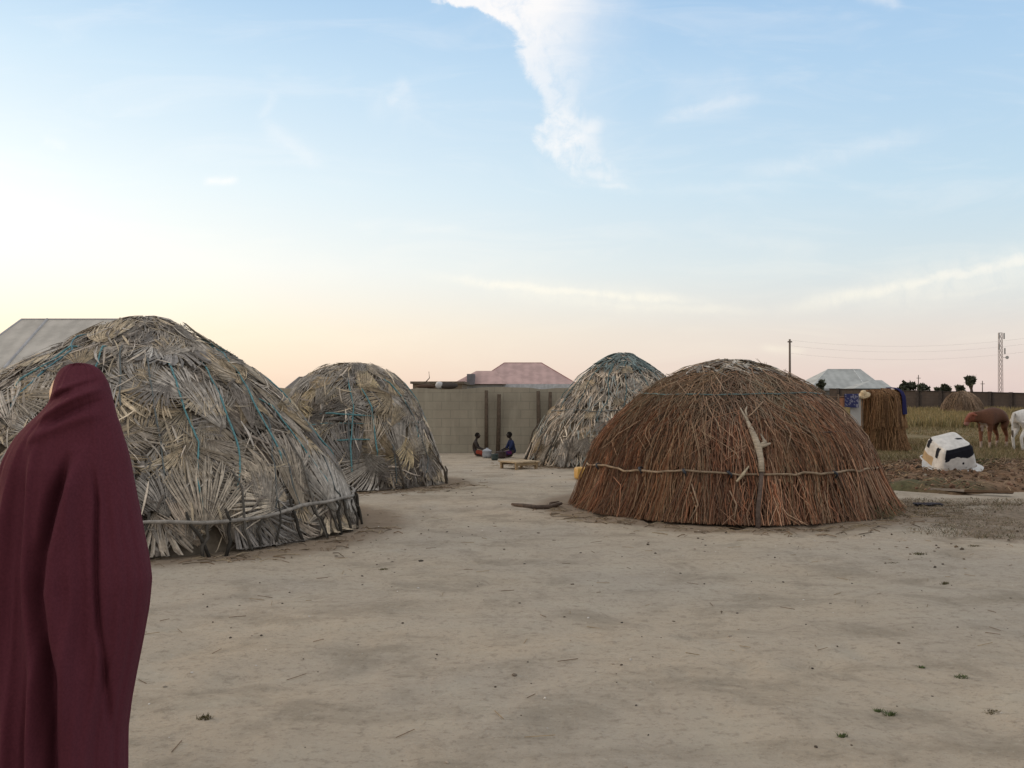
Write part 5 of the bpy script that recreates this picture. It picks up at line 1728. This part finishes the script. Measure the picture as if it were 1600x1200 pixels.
# ------------------------------------------------------------------ people
def hand(P, E, wrist, d, up, side, s=1.0):
    """palm, four fingers and a thumb grown from the wrist joint"""
    d = np.array(d, float); d /= np.linalg.norm(d)
    up = np.array(up, float); lat = np.cross(d, up); lat /= np.linalg.norm(lat)
    w = np.array(P[wrist][:3])
    pc = w + d * 0.05 * s
    P.append((*pc, (0.028 * s, 0.018 * s))); palm = len(P) - 1
    E.append((wrist, palm))
    for k_, (o, L) in enumerate([(-0.028, 0.06), (-0.01, 0.072), (0.01, 0.066), (0.028, 0.05)]):
        a = pc + d * 0.035 * s + lat * o * s
        P.append((*a, 0.009 * s)); i = len(P) - 1; E.append((palm, i))
        b = a + d * L * 0.55 * s - up * 0.012 * s
        P.append((*b, 0.008 * s)); j = len(P) - 1; E.append((i, j))
        c = b + d * L * 0.35 * s - up * 0.03 * s
        P.append((*c, 0.007 * s)); E.append((j, len(P) - 1))
    a = pc - lat * 0.035 * s * side + d * 0.0
    P.append((*a, 0.01 * s)); i = len(P) - 1; E.append((palm, i))
    b = a + d * 0.04 * s - lat * 0.015 * s * side
    P.append((*b, 0.008 * s)); E.append((i, len(P) - 1))


def head_mesh(mb, c, r, yaw, skin, tilt=0.0):
    """a head with brow, nose, mouth, chin, eyes and ears; local front is -Y before the turn"""
    n, m = 40, 56
    ph = np.linspace(0.02, math.pi - 0.02, n); th = np.linspace(0, 2 * math.pi, m, endpoint=False)
    T, Ph = np.meshgrid(th, ph)
    d = np.stack([np.sin(Ph) * np.cos(T), np.sin(Ph) * np.sin(T), np.cos(Ph)], -1)
    x, y, z = d[..., 0], d[..., 1], d[..., 2]
    fr = np.clip(-y, 0, 1)
    s = np.ones_like(x)
    P = d * np.array([0.76, 0.95, 1.12])
    jaw = np.clip(-z, 0, 1)
    P[..., 0] *= 1 - 0.28 * jaw
    P[..., 1] -= 0.10 * jaw * fr
    def bump(px_, pz, sx, sz, a):
        g = np.exp(-((P[..., 0] - px_) / sx) ** 2 - ((P[..., 2] - pz) / sz) ** 2) * (y < 0)
        P[..., 1] -= a * g
    bump(0, -0.12, 0.12, 0.16, 0.26); bump(0, -0.2, 0.17, 0.08, 0.12)
    bump(0, 0.22, 0.5, 0.1, 0.06)
    for s_ in (-1, 1):
        bump(s_ * 0.28, 0.05, 0.14, 0.1, -0.1)
    bump(0, -0.45, 0.2, 0.05, 0.09); bump(0, -0.57, 0.2, 0.05, 0.1); bump(0, -0.51, 0.22, 0.02, -0.05); bump(0, -0.85, 0.25, 0.14, 0.09)
    col = np.ones(P.shape) * np.array(skin)
    lips = np.exp(-(P[..., 0] / 0.2) ** 2 - ((P[..., 2] + 0.51) / 0.09) ** 2) * (y < -0.3)
    col = col * (1 - 0.35 * lips[..., None])
    M = Matrix.Translation(c) @ Matrix.Rotation(yaw, 4, 'Z') @ Matrix.Rotation(tilt, 4, 'X') @ Matrix.Scale(r, 4)
    V = np.array([M @ Vector(p) for p in P.reshape(-1, 3)]).reshape(P.shape)
    mb.grid(V[:, ::-1], c=col[:, ::-1], closed=True)
    for s_ in (-1, 1):
        e = bmesh.new(); bmesh.ops.create_uvsphere(e, u_segments=10, v_segments=8, radius=0.1)
        E_ = np.array([M @ (Vector(v.co) + Vector((s_ * 0.28, -0.76, 0.05))) for v in e.verts]); f = [[v.index for v in q.verts] for q in e.faces]
        mb.add(E_, f, (0.35, 0.33, 0.3))
        E_ = np.array([M @ (Vector(v.co) * 0.55 + Vector((s_ * 0.28, -0.82, 0.05))) for v in e.verts])
        mb.add(E_, f, (0.02, 0.015, 0.01))
        E_ = np.array([M @ (Vector((v.co.x * 0.7, v.co.y * 1.3, v.co.z * 2.2)) + Vector((s_ * 0.76, 0.05, -0.05))) for v in e.verts])
        mb.add(E_, f, skin)
        e.free()
    return M


def build_cloaked_woman():
    Y0 = 3.5
    k_ = Y0 / F
    skin = (0.17, 0.085, 0.05)
    rows = np.array([(567.3, 121, 130), (567.8, 116, 134), (569, 109.5, 140.5), (571.5, 103, 147), (575, 97.5, 152.5), (580, 93, 157.5), (587, 89.5, 162), (596, 87.5, 166), (610, 87, 169.5), (620, 85, 172), (630, 80, 174.5), (640, 72, 177), (650, 62, 180),
                     (660, 50, 184), (670, 40, 187), (682, 29, 190.5), (700, 18, 196), (720, 9, 200.5), (740, 3, 204), (760, -2, 208), (790, -6, 214), (830, -9, 221), (870, -12, 229), (905, -14, 233.5),
                     (950, -14, 229), (1000, -13, 220), (1050, -12, 210), (1100, -11, 201), (1130, -11, 197), (1150, -11, 195.5), (1190, -10, 195), (1235, -9, 195)], float)
    zz = EYE - (rows[:, 0] - HOR) * k_
    xl = (rows[:, 1] - 800) * k_; xr = (rows[:, 2] - 800) * k_
    n, m = 260, 300
    zs = zz[0] - (zz[0] - zz[-1]) * (np.linspace(0, 1, n) ** 1.25)
    L = np.interp(-zs, -zz, xl); Rr = np.interp(-zs, -zz, xr)
    ker = np.hanning(9); ker /= ker.sum()
    sm = lambda a: np.convolve(np.pad(a, 4, mode='edge'), ker, 'valid')
    L[6:], Rr[6:] = sm(L)[6:], sm(Rr)[6:]
    cx, a = (L + Rr) / 2, (Rr - L) / 2
    # depth: round head, flatter shoulders, fuller skirt
    b = np.interp(zs, [0.1, 0.9, 1.25, 1.4, 1.46, 1.52, 1.6], [0.21, 0.2, 0.165, 0.125, 0.115, 0.105, 0.03])
    b = np.minimum(b, a * 1.25 + 0.01)
    cy = Y0 + np.interp(zs, [0.1, 1.3, 1.42, 1.6], [0.0, 0.0, -0.0, -0.0])
    th = np.linspace(0, 2 * math.pi, m, endpoint=False)
    T, Zg = np.meshgrid(th, zs)
    A, B = a[:, None], b[:, None]
    ct, st = np.cos(T), -np.sin(T)                                   # theta in (0, pi) faces the camera (-Y)
    X = cx[:, None] + A * ct; Yv = cy[:, None] + B * st
    PXs = X / k_ + 800; PYs = HOR - (Zg - EYE) / k_                   # where each point sits on the back of the cloak
    front = np.clip(np.sin(T) * 1.6, 0, 1)
    drop = np.clip((1.44 - Zg) / 0.7, 0, 1)
    push = np.zeros_like(X)
    def valley(pts, w, depth):
        p = np.array(pts, float)
        xc = np.interp(PYs, p[:, 1], p[:, 0])
        am = np.interp(PYs, [p[0, 1], p[0, 1] + 60, p[-1, 1] - 10, p[-1, 1]], [0, 1, 1, 0.9 if p[-1, 1] > 1190 else 0])
        ww = np.interp(PYs, [p[0, 1], p[-1, 1]], w)
        g = np.exp(-((PXs - xc) / ww) ** 2)
        return g * am * depth * front
    # one long overlapping panel from the right shoulder; the cloth left of its edge lies deeper
    push -= valley([(140, 700), (118, 780), (104, 850), (100, 910), (106, 970), (118, 1040), (124, 1240)], (9, 13), 0.05)
    push += valley([(152, 690), (136, 780), (126, 850), (124, 910), (132, 970), (146, 1040), (152, 1240)], (13, 20), 0.028)
    push -= valley([(168, 720), (176, 780), (181, 900), (187, 1000), (191, 1140), (193, 1240)], (3, 4), 0.022)
    push += valley([(186, 720), (198, 780), (206, 900), (201, 1000), (196, 1120), (196, 1240)], (8, 9), 0.012)
    push -= valley([(66, 700), (62, 780), (58, 880), (62, 980), (70, 1080), (74, 1240)], (16, 24), 0.022)
    push += valley([(84, 690), (82, 780), (80, 860), (84, 940), (92, 1040), (96, 1240)], (8, 9), 0.016)
    push += valley([(40, 740), (38, 840), (37, 960), (44, 1240)], (8, 10), 0.014)
    push -= valley([(20, 760), (16, 860), (16, 1000), (20, 1240)], (6, 9), 0.018)
    # the cloth drawn across the neck
    for (x0, y0, x1, y1, w, d) in [(178, 602, 78, 660, 6, 0.010), (182, 620, 95, 668, 5, -0.007), (184, 640, 60, 690, 9, 0.007), (176, 588, 84, 634, 5, -0.006), (168, 590, 84, 625, 5, 0.004)]:
        ll = math.hypot(x1 - x0, y1 - y0)
        s_ = ((PXs - x0) * (x1 - x0) + (PYs - y0) * (y1 - y0)) / ll / ll
        dd = ((PXs - x0) * (y1 - y0) - (PYs - y0) * (x1 - x0)) / ll + 10 * s_ * (1 - s_)
        push += d * np.exp(-(dd / w) ** 2) * 1.5 * np.clip(np.sin(np.clip(s_, 0, 1) * math.pi) * 1.6, 0, 1) * front
    # many smaller soft folds round the whole cloak
    wv = 0.6 * fbm(Zg * 2.2, np.cos(T) * 1.5, 6, 3)
    push += drop * (0.006 * np.sin(T * 17 + wv * 4) + 0.004 * np.sin(T * 31 + wv * 5 + 2) + 0.015 * fbm(np.cos(T) * 7, np.sin(T) * 7 + Zg * 0.8, 21, 3))
    push += 0.006 * fbm(np.cos(T) * 9 + Zg * 5, np.sin(T) * 9 - Zg * 3, 33, 3)
    nx, ny = ct, st
    X = X + nx * push * np.abs(st) ** 0.5 * 0.6; Yv = Yv + ny * push * 1.5
    hem = np.clip((0.36 - Zg) / 0.2, 0, 1)
    Zv = Zg + 0.05 * hem * np.cos(T + 0.6)
    V = np.stack([X, Yv, Zv], -1)
    # the opening round the face, turned away and to the left
    fth = math.pi + R(38)
    dth = np.abs((T - fth + math.pi) % (2 * math.pi) - math.pi)
    zf = (Zg - 1.485) / 0.08
    skip = (dth / 0.95) ** 2 + zf ** 2 < 1
    mar = np.array((0.098, 0.026, 0.038))
    t = thing('person', 'person in a long maroon cloak, seen from behind at the left edge', 'person', (float(cx[-1]), Y0, 0))
    # body: legs, trunk, arms held inside, neck
    bx = float((xl[4] + xr[4]) / 2)
    hx = bx
    Pp, Ee = [], []
    def add(p, r, q=None):
        Pp.append((*p, r)); i = len(Pp) - 1
        if q is not None: Ee.append((q, i))
        return i
    c0 = float(np.interp(-0.9, -zz, (xl + xr) / 2))
    pel = add((c0, Y0, 0.86), (0.14, 0.1)); wa = add((c0, Y0, 1.04), (0.115, 0.085), pel); ch = add((c0 + 0.01, Y0, 1.22), (0.13, 0.09), wa); nk = add((hx - 0.01, Y0, 1.38), 0.045, ch)
    add((hx, Y0, 1.47), 0.05, nk)
    for s in (-1, 1):
        sh = add((c0 + s * 0.13, Y0, 1.27), 0.05, ch); el = add((c0 + s * 0.17, Y0 + 0.02, 1.02), 0.037, sh); wr = add((c0 + s * 0.08, Y0 + 0.12, 0.98), 0.025, el)
        hand(Pp, Ee, wr, (-s, 0.25, 0.05), (0, 0.9, 0.3), s)
        hp = add((c0 + s * 0.09, Y0, 0.78), 0.085, pel); kn = add((c0 + s * 0.085, Y0 - 0.02 * s, 0.45), 0.055, hp); an = add((c0 + s * 0.08, Y0 - 0.05 * s, 0.09), 0.036, kn)
        ba = add((c0 + s * 0.085, Y0 + 0.08 - 0.05 * s, 0.03), 0.032, an); add((c0 + s * 0.09, Y0 + 0.15 - 0.05 * s, 0.02), 0.022, ba)
    body = skin_mesh('person_body', Pp, Ee, M_skin, 2, skin)
    mbh = MB()
    head_mesh(mbh, (hx - 0.03, Y0 + 0.012, 1.49), 0.09, R(180 + 62), (0.30, 0.16, 0.085))
    # merge the head into the body mesh so that the figure is one body
    hm = mbh.mesh('tmp_head', M_skin, True)
    bmx = bmesh.new(); bmx.from_mesh(body); bmx.from_mesh(hm)
    bmx.to_mesh(body); bmx.free(); bpy.data.meshes.remove(hm)
    link_mesh('body', body, t)
    mb = MB(); mb.grid(V[:, ::-1], c=mar, closed=True, skip=skip[:, ::-1])
    Vi = np.stack([cx[:, None] + (X - cx[:, None]) * 0.985, cy[:, None] + (Yv - cy[:, None]) * 0.985, Zv - 0.002], -1)
    mb.grid(Vi, c=mar * 0.9, closed=True, skip=skip)
    top = V[0].mean(0) + [0, 0, 0.001]
    mb.add(np.vstack([V[0], top]), [((j + 1) % m, j, m) for j in range(m)], mar)
    mb.build('cloak', M_cloth, t, smooth=True)
    # the skirt below it
    mb = MB()
    zs2 = np.linspace(0.34, 0.04, 20)
    T2, Z2 = np.meshgrid(th, zs2)
    rr = 1 + 0.05 * np.sin(T2 * 11) + 0.03 * np.sin(T2 * 19 + 2)
    cc = float(np.interp(-0.3, -zz, (xl + xr) / 2)); aa = float(np.interp(-0.3, -zz, (xr - xl) / 2))
    G = np.stack([cc + (aa - 0.012) * rr * 0.8 * np.cos(T2), Y0 + 0.01 - 0.125 * rr * np.sin(T2), Z2], -1)
    mb.grid(G[:, ::-1], c=(0.05, 0.01, 0.02), closed=True); mb.grid(G * [1, 1, 1] + (np.array([cc, Y0, 0]) - G) * [0.012, 0.012, 0], c=(0.05, 0.01, 0.02), closed=True)
    mb.build('skirt', M_cloth, t, smooth=True)


def seated(label, x, y, rz, sc, skin, top_c, skirt_c, legs_out=True, skirt_pat=None):
    """someone sitting on the ground with the legs stretched out; local front is +X"""
    t = thing('person', label, 'person', (x, y, float(ground_z(x, y))), rz, group='people sitting by the wall', world_parts=False)
    t.scale = (sc, sc, sc)
    Pp, Ee = [], []
    def add(p, r, q=None):
        Pp.append((*p, r)); i = len(Pp) - 1
        if q is not None: Ee.append((q, i))
        return i
    pel = add((0, 0, 0.13), (0.13, 0.11)); wa = add((0.0, 0, 0.3), (0.1, 0.08), pel); ch = add((0.04, 0, 0.48), (0.125, 0.085), wa); nk = add((0.08, 0, 0.63), 0.045, ch)
    add((0.095, 0, 0.7), 0.05, nk)
    arms = []
    for s in (-1, 1):
        sh = add((0.05, s * 0.15, 0.55), 0.048, ch); el = add((0.14, s * 0.19, 0.34), 0.036, sh); wr = add((0.32, s * 0.11, 0.28), 0.025, el)
        hand(Pp, Ee, wr, (0.9, -s * 0.2, -0.3), (0.3, 0, 0.9), s)
        arms.append([(0.05, s * 0.15, 0.55), (0.14, s * 0.19, 0.34), (0.2, s * 0.165, 0.32)])
        hp = add((0.1, s * 0.1, 0.1), 0.08, pel); kn = add((0.42, s * 0.12, 0.13), 0.055, hp); an = add((0.74, s * 0.09, 0.05), 0.034, kn); add((0.78, s * 0.09, 0.14), 0.026, an)
    body = skin_mesh('seated_body', Pp, Ee, M_skin, 2, skin)
    mbh = MB(); head_mesh(mbh, (0.12, 0, 0.77), 0.095, R(90), skin, R(-14))
    hm = mbh.mesh('tmp_head', M_skin, True)
    bmx = bmesh.new(); bmx.from_mesh(body); bmx.from_mesh(hm); bmx.to_mesh(body); bmx.free(); bpy.data.meshes.remove(hm)
    link_mesh('body', body, t)
    # close cropped hair
    mb = MB()
    n, m = 12, 24
    ph = np.linspace(0.02, 1.75, n); th_ = np.linspace(0, 2 * math.pi, m, endpoint=False)
    T, Ph = np.meshgrid(th_, ph)
    lim = np.where(np.cos(T) > 0.3, 0.62, 1.0)
    Ph = Ph * lim
    mb.grid(np.stack([0.115 + 0.098 * np.sin(Ph) * np.cos(T), 0.082 * np.sin(Ph) * np.sin(T), 0.775 + 0.112 * np.cos(Ph)], -1), c=(0.012, 0.01, 0.009), closed=True)
    mb.build('hair', M_cloth, t, smooth=True)
    if top_c is not None:
        def tc(co):
            return np.tile(np.array(top_c), (len(co), 1)) * (1 + 0.6 * fbm(co[:, 0] * 20, co[:, 2] * 20, 3, 2))[:, None]
        S_ = [(0.0, 0, 0.12, (0.15, 0.125)), (0.0, 0, 0.3, (0.12, 0.1)), (0.04, 0, 0.48, (0.143, 0.103)), (0.07, 0, 0.58, 0.07)]
        Es = [(0, 1), (1, 2), (2, 3)]
        for arm in arms:
            i = len(S_); S_ += [(*arm[0], 0.064), (*arm[1], 0.055), (*arm[2], 0.05)]; Es += [(2, i), (i, i + 1), (i + 1, i + 2)]
        link_mesh('blouse', skin_mesh('seated_blouse', S_, Es, M_cloth, 2, tc), t)
    def sk(co):
        c = np.tile(np.array(skirt_c), (len(co), 1))
        if skirt_pat is not None:
            c[fbm(co[:, 0] * 12, co[:, 1] * 12 + co[:, 2] * 9, 4, 2) > 0.04] = skirt_pat
        return c
    S_ = [(-0.01, 0, 0.15, (0.17, 0.14)), (0.2, 0, 0.13, (0.2, 0.12)), (0.45, 0, 0.12, (0.19, 0.1)), (0.66, 0, 0.07, (0.15, 0.06))]
    me = skin_mesh('seated_skirt', S_, [(0, 1), (1, 2), (2, 3)], M_cloth, 2, sk)
    for v in me.vertices:
        v.co.z = max(v.co.z, 0.005)
    link_mesh('skirt', me, t)
    return t


build_cloaked_woman()
seated('child with bare dark arms and red skirt sitting by the wall', at(741, 700, 24.2)[0], 24.2, R(-8), 0.66, (0.028, 0.018, 0.014), None, (0.26, 0.055, 0.035))
seated('person in blue blouse and magenta print skirt sitting by the wall', at(801, 700, 23.9)[0], 23.9, R(200), 0.70, (0.022, 0.015, 0.012), (0.025, 0.035, 0.085), (0.13, 0.02, 0.075), skirt_pat=(0.04, 0.03, 0.1))
